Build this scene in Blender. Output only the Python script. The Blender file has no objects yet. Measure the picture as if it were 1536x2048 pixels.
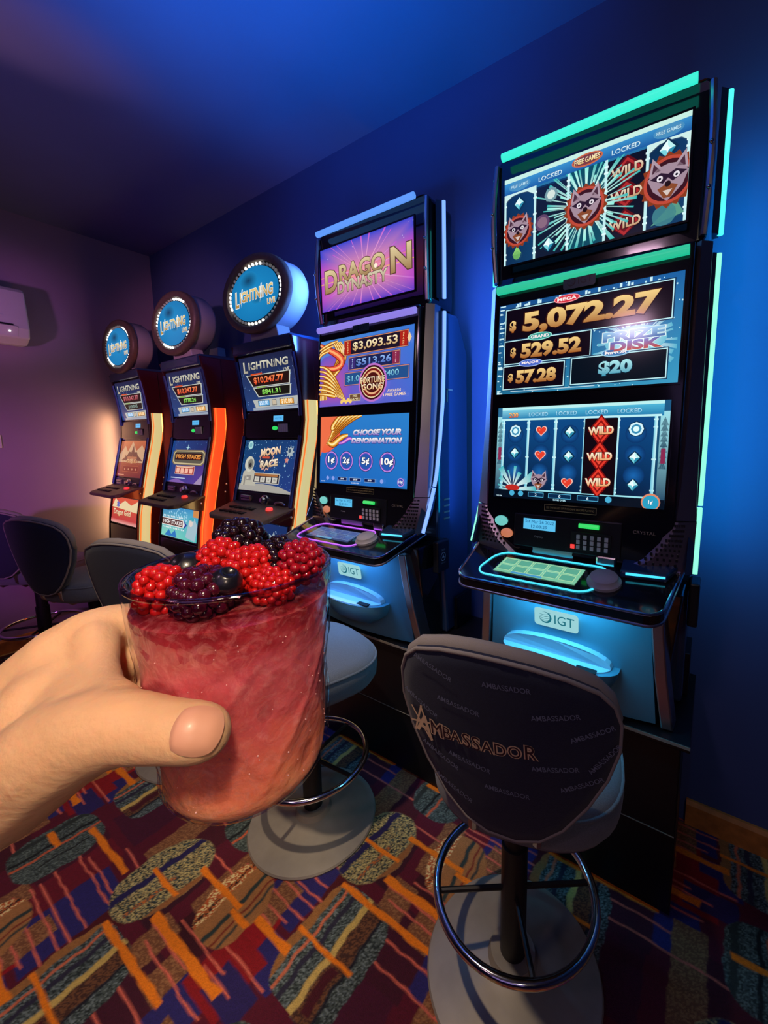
import bpy, bmesh, math, random
import numpy as np
from mathutils import Vector, Matrix

# ---------------------------------------------------------------- camera, light, exposure
S = bpy.context.scene
COL = S.collection
S.cycles.use_denoising = True
S.cycles.max_bounces = 10
S.cycles.transparent_max_bounces = 12
S.cycles.sample_clamp_indirect = 4.0
S.cycles.caustics_reflective = False
S.cycles.caustics_refractive = False
S.view_settings.view_transform = 'Standard'
S.view_settings.look = 'None'
S.view_settings.exposure = 0.0
S.view_settings.gamma = 1.0
S.view_settings.use_curve_mapping = False

cam = bpy.data.cameras.new('camera')
camo = bpy.data.objects.new('camera', cam)
COL.objects.link(camo)
RIGHT = Vector((0.83344275, 0.55257374, -0.00595366))
DOWN = Vector((0.06359603, -0.10661248, -0.99226474))
FWD = Vector((-0.54893418, 0.82661722, -0.1239969))
M = Matrix((RIGHT, -DOWN, -FWD)).transposed().to_4x4()
M.translation = Vector((0, 0, 1.5))
camo.matrix_world = M
cam.sensor_fit = 'HORIZONTAL'
cam.sensor_width = 36.0
cam.lens = 820 / 1536 * 36.0
cam.shift_x = (768 - 880) / 1536
cam.shift_y = (980 - 1024) / 1536
cam.clip_start = 0.02
S.camera = camo

world = bpy.data.worlds.new('world')
S.world = world
world.use_nodes = True
world.node_tree.nodes['Background'].inputs[0].default_value = (0.10, 0.10, 0.60, 1)
world.node_tree.nodes['Background'].inputs[1].default_value = 0.012


def aim(o, target):
    d = Vector(target) - o.location
    o.rotation_euler = d.to_track_quat('-Z', 'Y').to_euler()


def spot(name, loc, target, color, power, angle=70, blend=0.6, radius=0.05):
    l = bpy.data.lights.new(name, 'SPOT')
    l.energy = power
    l.color = color
    l.spot_size = math.radians(angle)
    l.spot_blend = blend
    l.shadow_soft_size = radius
    o = bpy.data.objects.new(name, l)
    COL.objects.link(o)
    o.location = loc
    aim(o, target)
    return o


def area(name, loc, target, color, power, sx, sy):
    l = bpy.data.lights.new(name, 'AREA')
    l.shape = 'RECTANGLE'
    l.size = sx
    l.size_y = sy
    l.energy = power
    l.color = color
    o = bpy.data.objects.new(name, l)
    COL.objects.link(o)
    o.location = loc
    aim(o, target)
    return o


# warm downlight in the ceiling just left of the viewer
spot('warm_downlight', (-0.95, 0.10, 2.98), (-1.38, 0.32, 0.0), (1.0, 0.78, 0.54), 135, 72, 0.85, 0.035)
# added narrow warm beam from behind the viewer, lights only hand and glass
spot('hand_glass_fill', (0.75, -0.50, 2.80), (-0.215, 0.06, 1.40), (1.0, 0.78, 0.54), 135, 13, 0.8, 0.10)
# added soft warm fill from behind the viewer, brightens the drink's front
spot('warm_fill', (0.95, -0.62, 1.75), (-0.19, 0.08, 1.39), (1.0, 0.72, 0.56), 34, 13, 0.9, 0.2)
# blue wash thrown up on the ceiling
spot('blue_ceiling_wash', (-0.95, 0.10, 1.70), (-1.15, 0.72, 3.05), (0.0, 0.24, 1.0), 190, 78, 1.0, 0.12)
# violet wash on the end wall and the far end of the row
spot('violet_wall_wash', (-1.3, -2.0, 1.6), (-4.0, 0.62, 1.08), (0.66, 0.15, 0.80), 230, 29, 1.0, 0.1)
spot('violet_air_wash', (-2.2, -0.9, 1.6), (-4.0, 0.60, 2.32), (0.80, 0.24, 0.85), 80, 20, 1.0, 0.1)
spot('violet_ceiling_wash', (-1.9, -0.8, 1.7), (-2.4, 1.1, 3.05), (0.22, 0.12, 0.80), 24, 66, 1.0, 0.15)
spot('pink_ceiling_spot', (-2.6, -0.3, 2.2), (-2.33, 0.56, 3.05), (1.0, 0.42, 0.5), 16, 26, 1.0, 0.05)
spot('pink_sign_wash', (-0.7, -1.7, 1.9), (-3.15, 1.36, 2.20), (1.0, 0.35, 0.60), 230, 22, 1.0, 0.08)
# two added area lights behind the viewer, for highlights on glass and chrome
area('highlight_fill_right', (1.1, -1.3, 3.0), (0.2, 0.0, 1.0), (1.0, 0.80, 0.62), 5.5, 0.26, 0.26)
area('highlight_fill_left', (-0.7, -1.5, 3.0), (-0.3, 0.0, 1.0), (1.0, 0.60, 0.85), 5, 0.26, 0.26)
# soft violet bounce from the rest of the gaming room behind the viewer
area('room_bounce', (0.4, -1.7, 2.0), (-1.4, 1.2, 0.6), (0.50, 0.34, 0.9), 2.5, 1.6, 1.2)


# ---------------------------------------------------------------- materials
def s2l(c):
    return tuple((x / 12.92 if x <= 0.04045 else ((x + 0.055) / 1.055) ** 2.4) for x in c)


def hexc(h):
    h = h.lstrip('#')
    return s2l(tuple(int(h[i:i + 2], 16) / 255 for i in (0, 2, 4)))


def mat(name, color, rough=0.5, metal=0.0, emit=None, estr=0.0, coat=0.0, noise=0.0, nscale=40.0, bump=0.0, bscale=200.0, spec=0.5, sheen=0.0):
    m = bpy.data.materials.new(name)
    m.use_nodes = True
    nt = m.node_tree
    b = nt.nodes['Principled BSDF']
    b.inputs['Base Color'].default_value = (*color, 1)
    b.inputs['Roughness'].default_value = rough
    b.inputs['Metallic'].default_value = metal
    b.inputs['Specular IOR Level'].default_value = spec
    b.inputs['Coat Weight'].default_value = coat
    b.inputs['Coat Roughness'].default_value = 0.06
    b.inputs['Sheen Weight'].default_value = sheen
    if emit:
        b.inputs['Emission Color'].default_value = (*emit, 1)
        b.inputs['Emission Strength'].default_value = estr
    tc = None
    if noise or bump:
        tc = nt.nodes.new('ShaderNodeTexCoord')
    if noise:
        n = nt.nodes.new('ShaderNodeTexNoise')
        n.inputs['Scale'].default_value = nscale
        n.inputs['Detail'].default_value = 4
        nt.links.new(tc.outputs['Object'], n.inputs['Vector'])
        r = nt.nodes.new('ShaderNodeMapRange')
        r.inputs[1].default_value = 0.3
        r.inputs[2].default_value = 0.7
        r.inputs[3].default_value = 1 - noise
        r.inputs[4].default_value = 1 + noise
        nt.links.new(n.outputs['Fac'], r.inputs[0])
        mx = nt.nodes.new('ShaderNodeVectorMath')
        mx.operation = 'SCALE'
        mx.inputs[0].default_value = color
        nt.links.new(r.outputs[0], mx.inputs['Scale'])
        nt.links.new(mx.outputs[0], b.inputs['Base Color'])
    if bump:
        n = nt.nodes.new('ShaderNodeTexNoise')
        n.inputs['Scale'].default_value = bscale
        n.inputs['Detail'].default_value = 3
        nt.links.new(tc.outputs['Object'], n.inputs['Vector'])
        bp = nt.nodes.new('ShaderNodeBump')
        bp.inputs['Strength'].default_value = bump
        bp.inputs['Distance'].default_value = 0.002
        nt.links.new(n.outputs['Fac'], bp.inputs['Height'])
        nt.links.new(bp.outputs[0], b.inputs['Normal'])
    return m


def attr_mat(name, emit=0.0, rough=0.2, base=True, bump=0.0, bscale=300):
    m = bpy.data.materials.new(name)
    m.use_nodes = True
    nt = m.node_tree
    b = nt.nodes['Principled BSDF']
    a = nt.nodes.new('ShaderNodeVertexColor')
    a.layer_name = 'col'
    b.inputs['Roughness'].default_value = rough
    if base:
        nt.links.new(a.outputs['Color'], b.inputs['Base Color'])
    else:
        b.inputs['Base Color'].default_value = (0.01, 0.01, 0.012, 1)
    if emit:
        nt.links.new(a.outputs['Color'], b.inputs['Emission Color'])
        b.inputs['Emission Strength'].default_value = emit
    if bump:
        tc = nt.nodes.new('ShaderNodeTexCoord')
        n = nt.nodes.new('ShaderNodeTexNoise')
        n.inputs['Scale'].default_value = bscale
        nt.links.new(tc.outputs['Object'], n.inputs['Vector'])
        bp = nt.nodes.new('ShaderNodeBump')
        bp.inputs['Strength'].default_value = bump
        bp.inputs['Distance'].default_value = 0.004
        nt.links.new(n.outputs['Fac'], bp.inputs['Height'])
        nt.links.new(bp.outputs[0], b.inputs['Normal'])
    return m


K = {}
K['wall'] = mat('blue_wall_paint', (0.06, 0.095, 0.26), 0.75, noise=0.05, nscale=3, bump=0.15, bscale=60)
K['wall_left'] = mat('mauve_wall_paint', (0.34, 0.25, 0.36), 0.75, noise=0.05, nscale=3, bump=0.15, bscale=60)
K['ceil'] = mat('ceiling_paint', (0.20, 0.23, 0.42), 0.8, noise=0.05, nscale=2)
K['wood'] = mat('varnished_wood', hexc('#c8803c'), 0.45, noise=0.25, nscale=25)
K['black'] = mat('black_plastic', (0.012, 0.012, 0.016), 0.35)
K['gloss'] = mat('gloss_black', (0.008, 0.008, 0.012), 0.12, coat=0.6)
K['navyg'] = mat('gloss_navy_body', (0.02, 0.05, 0.13), 0.2, coat=0.5)
K['lam'] = mat('black_laminate', (0.006, 0.005, 0.007), 0.4)
K['chrome'] = mat('chrome', (0.75, 0.74, 0.74), 0.12, 1.0)
K['dchrome'] = mat('smoked_chrome', (0.58, 0.52, 0.55), 0.30, 1.0)
K['steel'] = mat('brushed_steel', (0.34, 0.30, 0.25), 0.45, 0.3, noise=0.08, nscale=18)
K['blackmetal'] = mat('black_metal', (0.015, 0.014, 0.016), 0.45, 0.3)
K['fabric'] = mat('charcoal_fabric', (0.013, 0.018, 0.048), 0.9, noise=0.25, nscale=500, bump=0.5, bscale=900, sheen=0.1)
K['seat'] = mat('grey_fabric', (0.125, 0.145, 0.17), 0.9, noise=0.18, nscale=400, bump=0.5, bscale=800, sheen=0.2)
K['piping'] = mat('grey_piping', (0.30, 0.27, 0.25), 0.85, bump=0.4, bscale=600)
K['gold'] = mat('gold_thread', (0.95, 0.70, 0.42), 0.6, bump=0.5, bscale=700)
K['maroon'] = mat('dark_maroon_thread', (0.05, 0.012, 0.02), 0.8)
K['faint'] = mat('faint_grey_print', (0.20, 0.24, 0.34), 0.9)
K['white'] = mat('white_plastic', (0.72, 0.70, 0.72), 0.4)
K['grey'] = mat('grey_plastic', (0.62, 0.62, 0.66), 0.45)
K['slot'] = mat('dark_slot', (0.004, 0.004, 0.006), 0.6)
K['bronze'] = mat('bronze_rim', (0.16, 0.115, 0.085), 0.5, 0.2, noise=0.12, nscale=60)
K['rim'] = mat('satin_grey_rim', (0.45, 0.43, 0.47), 0.45)
K['redbody'] = mat('gloss_dark_red_body', (0.05, 0.008, 0.014), 0.18, coat=0.5)
K['tealpanel'] = mat('metallic_teal_panel', (0.10, 0.30, 0.42), 0.38, 0.25)
K['tray'] = mat('pale_blue_tray', (0.42, 0.62, 0.75), 0.35)
K['screen'] = attr_mat('lit_screen', emit=1.0, rough=0.12, base=False)
K['print'] = attr_mat('printed_panel', emit=0.0, rough=0.35)
K['backlit'] = attr_mat('backlit_panel', emit=0.9, rough=0.2, base=False)


def lamp(name, color, strength, base=(0.3, 0.3, 0.3)):
    return mat(name, base, 0.3, emit=color, estr=strength)


K['teal_led'] = lamp('teal_led', hexc('#3fe0cf'), 1.6)
K['teal_bar'] = lamp('teal_bar', hexc('#2ad7bd'), 1.3)
K['green_bar'] = lamp('green_bar', hexc('#12b98c'), 1.1)
K['lime_led'] = lamp('pale_green_led', hexc('#7ce8c0'), 1.5)
K['cyan_led'] = lamp('cyan_led', hexc('#35c8ea'), 1.5)
K['blue_led'] = lamp('blue_led', hexc('#79a6ff'), 1.3)
K['blue_bar'] = lamp('blue_bar', hexc('#5590e8'), 1.1)
K['violet_bar'] = lamp('violet_bar', hexc('#8a7be0'), 1.0)
K['violet_led'] = lamp('violet_led', hexc('#b04cf0'), 1.4)
K['warm_led'] = lamp('warm_white_strip', hexc('#dccf8c'), 0.85, (0.25, 0.22, 0.15))
K['red_led'] = lamp('red_strip', hexc('#ff4a1c'), 1.05, (0.25, 0.05, 0.03))
K['trimblue'] = mat('blue_chrome_trim', (0.22, 0.30, 0.85), 0.25, 0.9)
K['orange_line'] = lamp('orange_edge', hexc('#ff7a28'), 1.0, (0.5, 0.2, 0.1))
K['green_led'] = lamp('green_led', hexc('#18c850'), 1.2)
K['lcd'] = lamp('blue_lcd', hexc('#6cc4f0'), 1.0)
K['bulb'] = lamp('white_bulbs', (1.0, 0.97, 0.9), 1.7)
K['bulb_dim'] = lamp('dim_bulbs', (0.8, 0.75, 0.7), 0.12)
K['amber'] = lamp('amber_button', hexc('#e08050'), 0.7)
K['aqua'] = lamp('aqua_button', hexc('#70d8d0'), 0.8)
K['redbtn'] = lamp('red_button', hexc('#ff3020'), 0.9)


# ---------------------------------------------------------------- mesh helpers
class MB:
    def __init__(self):
        self.bm = bmesh.new()

    def box(self, x0, x1, y0, y1, z0, z1):
        vs = [self.bm.verts.new(p) for p in ((x0, y0, z0), (x1, y0, z0), (x1, y1, z0), (x0, y1, z0), (x0, y0, z1), (x1, y0, z1), (x1, y1, z1), (x0, y1, z1))]
        for f in ((3, 2, 1, 0), (4, 5, 6, 7), (0, 1, 5, 4), (1, 2, 6, 5), (2, 3, 7, 6), (3, 0, 4, 7)):
            self.bm.faces.new([vs[i] for i in f])
        return self

    def prism_x(self, poly, x0, x1, s1=None):
        """poly of (y,z) extruded along x; s1 optional other polygon"""
        a = [self.bm.verts.new((x0, p[0], p[1])) for p in poly]
        b = [self.bm.verts.new((x1, p[0], p[1])) for p in (s1 or poly)]
        n = len(a)
        for i in range(n):
            self.bm.faces.new((a[i], a[(i + 1) % n], b[(i + 1) % n], b[i]))
        self.bm.faces.new(a[::-1])
        self.bm.faces.new(b)
        return self

    def prism_y(self, poly, y0, y1):
        """poly of (x,z) extruded along y; y may be callables of (x,z)"""
        fy0 = y0 if callable(y0) else (lambda x, z: y0)
        fy1 = y1 if callable(y1) else (lambda x, z: y1)
        a = [self.bm.verts.new((p[0], fy0(*p), p[1])) for p in poly]
        b = [self.bm.verts.new((p[0], fy1(*p), p[1])) for p in poly]
        n = len(a)
        for i in range(n):
            self.bm.faces.new((a[i], a[(i + 1) % n], b[(i + 1) % n], b[i]))
        self.bm.faces.new(a[::-1])
        self.bm.faces.new(b)
        return self

    def prism_z(self, poly, z0, z1):
        """poly of (x,y); z may be callables of (x,y)"""
        f0 = z0 if callable(z0) else (lambda x, y: z0)
        f1 = z1 if callable(z1) else (lambda x, y: z1)
        a = [self.bm.verts.new((p[0], p[1], f0(*p))) for p in poly]
        b = [self.bm.verts.new((p[0], p[1], f1(*p))) for p in poly]
        n = len(a)
        for i in range(n):
            self.bm.faces.new((a[i], a[(i + 1) % n], b[(i + 1) % n], b[i]))
        self.bm.faces.new(a[::-1])
        self.bm.faces.new(b)
        return self

    def loft(self, rings, closed=True, cap=True):
        R = [[self.bm.verts.new(p) for p in r] for r in rings]
        n = len(R[0])
        for i in range(len(R) - 1):
            for j in range(n if closed else n - 1):
                k = (j + 1) % n
                self.bm.faces.new((R[i][j], R[i][k], R[i + 1][k], R[i + 1][j]))
        if cap and closed:
            self.bm.faces.new(R[0][::-1])
            self.bm.faces.new(R[-1])
        return self

    def tube(self, path, r, seg=10, closed=False):
        P = [Vector(p) for p in path]
        n = len(P)
        rings = []
        up = Vector((0, 0, 1))
        prev = None
        for i in range(n):
            if closed:
                t = P[(i + 1) % n] - P[i - 1]
            else:
                t = P[min(i + 1, n - 1)] - P[max(i - 1, 0)]
            t.normalize()
            ref = prev if prev is not None else (up if abs(t.dot(up)) < 0.9 else Vector((1, 0, 0)))
            a = (ref - t * ref.dot(t)).normalized()
            prev = a
            b = t.cross(a)
            rr = r[i] if isinstance(r, (list, tuple)) else r
            rings.append([P[i] + (a * math.cos(2 * math.pi * k / seg) + b * math.sin(2 * math.pi * k / seg)) * rr for k in range(seg)])
        if closed:
            rings.append(rings[0])
            self.loft(rings, True, False)
            bmesh.ops.remove_doubles(self.bm, verts=self.bm.verts, dist=1e-6)
        else:
            self.loft(rings)
        return self

    def lathe(self, prof, seg=32, c=(0, 0, 0), sx=1, sy=1, cap=True):
        rings = [[(c[0] + r * sx * math.cos(2 * math.pi * k / seg), c[1] + r * sy * math.sin(2 * math.pi * k / seg), c[2] + z) for k in range(seg)] for r, z in prof]
        return self.loft(rings, True, cap)

    def ball(self, c, r, seg=10, sz=(1, 1, 1)):
        m = Matrix.Translation(c) @ Matrix.Diagonal((r * sz[0], r * sz[1], r * sz[2], 1))
        bmesh.ops.create_uvsphere(self.bm, u_segments=seg, v_segments=max(5, seg * 2 // 3), radius=1, matrix=m)
        return self

    def xform(self, mtx):
        bmesh.ops.transform(self.bm, matrix=mtx, verts=self.bm.verts)
        return self


def obj(name, mb, material, parent=None, off=(0, 0, 0), smooth=False, bevel=0.0, seg=2, label=None, kind=None, subsurf=0):
    bm = mb.bm
    bmesh.ops.recalc_face_normals(bm, faces=bm.faces)
    if off != (0, 0, 0):
        bmesh.ops.translate(bm, vec=Vector(off) * -1, verts=bm.verts)
    me = bpy.data.meshes.new(name)
    bm.to_mesh(me)
    bm.free()
    if isinstance(material, (list, tuple)):
        for q in material:
            me.materials.append(q)
    else:
        me.materials.append(material)
    if smooth:
        for p in me.polygons:
            p.use_smooth = True
        if smooth != 'all':
            me.set_sharp_from_angle(angle=math.radians(smooth if not isinstance(smooth, bool) else 40))
    o = bpy.data.objects.new(name, me)
    COL.objects.link(o)
    if parent:
        o.parent = parent
    if bevel:
        b = o.modifiers.new('bevel', 'BEVEL')
        b.width = bevel
        b.segments = seg
        b.limit_method = 'ANGLE'
        b.angle_limit = math.radians(35)
        b.harden_normals = False
    if subsurf:
        s = o.modifiers.new('sub', 'SUBSURF')
        s.levels = subsurf
        s.render_levels = subsurf
    if label:
        o['label'] = label
    if kind:
        o['kind'] = kind
    return o


def thing(name, label, cat, loc=(0, 0, 0), rz=0.0, group=None):
    o = bpy.data.objects.new(name, None)
    o.empty_display_size = 0.05
    COL.objects.link(o)
    o.location = loc
    o.rotation_euler = (0, 0, rz)
    o['label'] = label
    o['category'] = cat
    if group:
        o['group'] = group
    return o


def tag(o, label, cat, group=None):
    o['label'] = label
    o['category'] = cat
    if group:
        o['group'] = group
    return o


def rrect(w, h, r, n=5, cx=0, cy=0):
    pts = []
    for (sx, sy, a0) in ((1, 1, 0), (-1, 1, 90), (-1, -1, 180), (1, -1, 270)):
        for k in range(n + 1):
            a = math.radians(a0 + 90 * k / n)
            pts.append((cx + sx * (w / 2 - r) + r * math.cos(a), cy + sy * (h / 2 - r) + r * math.sin(a)))
    return pts


# ---------------------------------------------------------------- flat print and screen pictures
_TXT = {}


def text_geo(s, bold=0.0, shear=0.0, font_space=1.0):
    key = (s, bold, shear, font_space)
    if key in _TXT:
        return _TXT[key]
    cu = bpy.data.curves.new('t', 'FONT')
    cu.body = s
    cu.offset = bold
    cu.shear = shear
    cu.space_character = font_space
    cu.resolution_u = 3
    o = bpy.data.objects.new('t', cu)
    COL.objects.link(o)
    dg = bpy.context.evaluated_depsgraph_get()
    me = bpy.data.meshes.new_from_object(o.evaluated_get(dg))
    v = np.array([q.co[:2] for q in me.vertices]) if len(me.vertices) else np.zeros((1, 2))
    f = [tuple(p.vertices) for p in me.polygons]
    bpy.data.objects.remove(o)
    bpy.data.curves.remove(cu)
    bpy.data.meshes.remove(me)
    lo = v.min(0)
    hi = v.max(0)
    _TXT[key] = (v - lo, f, hi - lo)
    return _TXT[key]


class Art:
    """flat coloured shapes in a W x H panel (metres), origin at its lower left, later shapes a hair in front"""

    def __init__(self, W, H, step=0.00012):
        self.W, self.H, self.step = W, H, step
        self.v, self.f, self.c = [], [], []
        self.L = 0

    def _add(self, pts, faces, cols):
        n = len(self.v)
        z = self.L * self.step
        self.v += [(min(max(p[0], 0), self.W), min(max(p[1], 0), self.H), z) for p in pts]
        for fc in faces:
            self.f.append(tuple(n + i for i in fc))
            self.c.append([cols[i] if isinstance(cols, list) else cols for i in fc])

    def layer(self):
        self.L += 1
        return self

    def poly(self, pts, col):
        self._add(pts, [tuple(range(len(pts)))], hexc(col) if isinstance(col, str) else col)
        return self

    def rect(self, x0, y0, x1, y1, col):
        return self.poly([(x0, y0), (x1, y0), (x1, y1), (x0, y1)], col)

    def grad(self, x0, y0, x1, y1, bl, br, tr, tl, n=1):
        c = [hexc(q) if isinstance(q, str) else q for q in (bl, br, tr, tl)]
        self._add([(x0, y0), (x1, y0), (x1, y1), (x0, y1)], [(0, 1, 2, 3)], c)
        return self

    def frame(self, x0, y0, x1, y1, t, col, fill=None):
        self.rect(x0, y0, x1, y1, col)
        if fill:
            self.layer()
            self.rect(x0 + t, y0 + t, x1 - t, y1 - t, fill)
        return self

    def circ(self, cx, cy, r, col, n=20, ry=None, edge=None):
        ry = ry or r
        pts = [(cx + r * math.cos(2 * math.pi * k / n), cy + ry * math.sin(2 * math.pi * k / n)) for k in range(n)]
        if edge:
            self._add([(cx, cy)] + pts, [(0, 1 + k, 1 + (k + 1) % n) for k in range(n)], [hexc(col)] + [hexc(edge)] * n)
        else:
            self.poly(pts, col)
        return self

    def rays(self, cx, cy, r0, r1, n, col, edge, w=0.5, seed=1, box=None):
        rnd = random.Random(seed)
        for k in range(n):
            a = 2 * math.pi * (k + rnd.uniform(-.3, .3)) / n
            da = math.pi / n * w * rnd.uniform(.5, 1.4)
            rr = r1 * rnd.uniform(.6, 1.0)
            p = [(cx + r0 * math.cos(a), cy + r0 * math.sin(a)), (cx + rr * math.cos(a - da), cy + rr * math.sin(a - da)), (cx + rr * math.cos(a + da), cy + rr * math.sin(a + da))]
            if box:
                p = [(min(max(x, box[0]), box[2]), min(max(y, box[1]), box[3])) for x, y in p]
            self._add(p, [(0, 1, 2)], [hexc(col), hexc(edge), hexc(edge)])
        return self

    def star(self, cx, cy, r, col, n=4, inner=0.3, rot=0.0):
        pts = []
        for k in range(2 * n):
            q = r if k % 2 == 0 else r * inner
            a = math.pi / 2 + rot + math.pi * k / n
            pts.append((cx + q * math.cos(a), cy + q * math.sin(a)))
        return self.poly(pts, col)

    def dots(self, x0, y0, x1, y1, n, r, col, seed=0):
        rnd = random.Random(seed)
        for k in range(n):
            x, y = rnd.uniform(x0, x1), rnd.uniform(y0, y1)
            q = r * rnd.uniform(.5, 1.5)
            self.poly([(x - q, y), (x, y - q), (x + q, y), (x, y + q)], col)
        return self

    def text(self, s, cx, cy, h=None, w=None, col='#ffffff', col2=None, bold=0.0, shear=0.0, rot=0.0, outline=None, ow=0.03, arc=0.0, fit=None):
        if outline:
            self._text(s, cx, cy, h, w, outline, None, bold + ow, shear, rot, arc, bold)
            self.layer()
        self._text(s, cx, cy, h, w, col, col2, bold, shear, rot, arc, bold)
        return self

    def _text(self, s, cx, cy, h, w, col, col2, bold, shear, rot, arc, ref):
        v, f, sz = text_geo(s, bold, shear)
        _, _, rs = text_geo(s, ref, shear)
        sy = h / rs[1] if h else w / rs[0]
        sx = w / rs[0] if w else sy
        c0 = hexc(col) if isinstance(col, str) else col
        c1 = hexc(col2) if col2 else c0
        ca, sa = math.cos(rot), math.sin(rot)
        pts, cols = [], []
        for p in v:
            x = (p[0] - sz[0] / 2) * sx
            y = (p[1] - sz[1] / 2) * sy
            t = p[1] / max(sz[1], 1e-6)
            cols.append(tuple(c0[i] * (1 - t) + c1[i] * t for i in range(3)))
            if arc:
                y += arc * (x / (sz[0] * sx / 2)) ** 2
            pts.append((cx + x * ca - y * sa, cy + x * sa + y * ca))
        self._add(pts, f, cols)

    def gem(self, cx, cy, r, cols=('#eaffff', '#7ad6e0', '#2c8fb0', '#bff4f4')):
        self.star(cx, cy, r * 1.18, '#0a3050', 4, 0.78)
        self.layer()
        P = [(cx, cy + r), (cx - r * .85, cy), (cx, cy - r), (cx + r * .85, cy)]
        for k in range(4):
            self.poly([(cx, cy), P[k], P[(k + 1) % 4]], cols[k])
        self.layer()
        self.star(cx, cy, r * .45, '#f2ffff', 4, .4)
        return self

    def heart(self, cx, cy, r, col='#e8402c', edge='#ffd0c0'):
        for q, c in ((1.18, edge), (1.0, col)):
            pts = []
            for k in range(24):
                t = 2 * math.pi * k / 24
                x = 16 * math.sin(t) ** 3
                y = 13 * math.cos(t) - 5 * math.cos(2 * t) - 2 * math.cos(3 * t) - math.cos(4 * t)
                pts.append((cx + x / 17 * r * q, cy + y / 17 * r * q))
            n = len(pts)
            self._add([(cx, cy)] + pts, [(0, 1 + k, 1 + (k + 1) % n) for k in range(n)], hexc(c))
            self.layer()
        self.poly([(cx - r * .5, cy + r * .35), (cx - r * .1, cy + r * .1), (cx - r * .45, cy - r * .05)], '#ff8a70')
        return self

    def build(self, name, material, parent, M4, off=(0, 0, 0), warp=None):
        T = Matrix.Translation(Vector(off) * -1) @ M4
        vs = []
        for p in self.v:
            q = warp(p) if warp else p
            vs.append(T @ Vector(q))
        me = bpy.data.meshes.new(name)
        me.from_pydata([tuple(q) for q in vs], [], self.f)
        ca = me.color_attributes.new('col', 'FLOAT_COLOR', 'CORNER')
        arr = []
        for cs in self.c:
            for q in cs:
                arr += [q[0], q[1], q[2], 1.0]
        ca.data.foreach_set('color', arr)
        me.materials.append(material)
        o = bpy.data.objects.new(name, me)
        COL.objects.link(o)
        if parent:
            o.parent = parent
        return o


def face_frame(x0, y0, z0, y1, z1):
    """matrix of a panel whose lower-left corner is (x0,y0,z0), leaning to (x0,y1,z1) at its top, facing -y"""
    up = Vector((0, y1 - y0, z1 - z0)).normalized()
    r = Vector((1, 0, 0))
    n = r.cross(up)
    m = Matrix((r, up, n)).transposed().to_4x4()
    m.translation = Vector((x0, y0, z0))
    return m

# ---------------------------------------------------------------- the room
YW, XL, ZC = 1.735, -4.12, 3.06


def structure(name, mb, m, **kw):
    o = obj(name, mb, m, **kw)
    o['kind'] = 'structure'
    return o


structure('wall_back', MB().box(XL - 0.1, 3.2, YW, YW + 0.1, 0, ZC), K['wall'])
structure('wall_left', MB().box(XL - 0.1, XL, -3.2, YW, 0, ZC), K['wall_left'])
structure('wall_right', MB().box(3.2, 3.3, -3.2, YW + 0.1, 0, ZC), K['wall'])
structure('ceiling', MB().box(XL - 0.1, 3.3, -3.2, YW + 0.1, ZC, ZC + 0.1), K['ceil'])
BB = [(0, 0), (0.018, 0), (0.018, 0.085), (0.010, 0.1), (0, 0.1)]
structure('baseboard_back', MB().prism_x([(YW - d, z) for d, z in BB], 0.0, 3.2), K['wood'])
mb = MB().prism_x([(XL + d, z) for d, z in BB], -3.2, YW - 0.002)
for v in mb.bm.verts:
    v.co = Vector((v.co.y, v.co.x, v.co.z))
structure('baseboard_left', mb, K['wood'])


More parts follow.
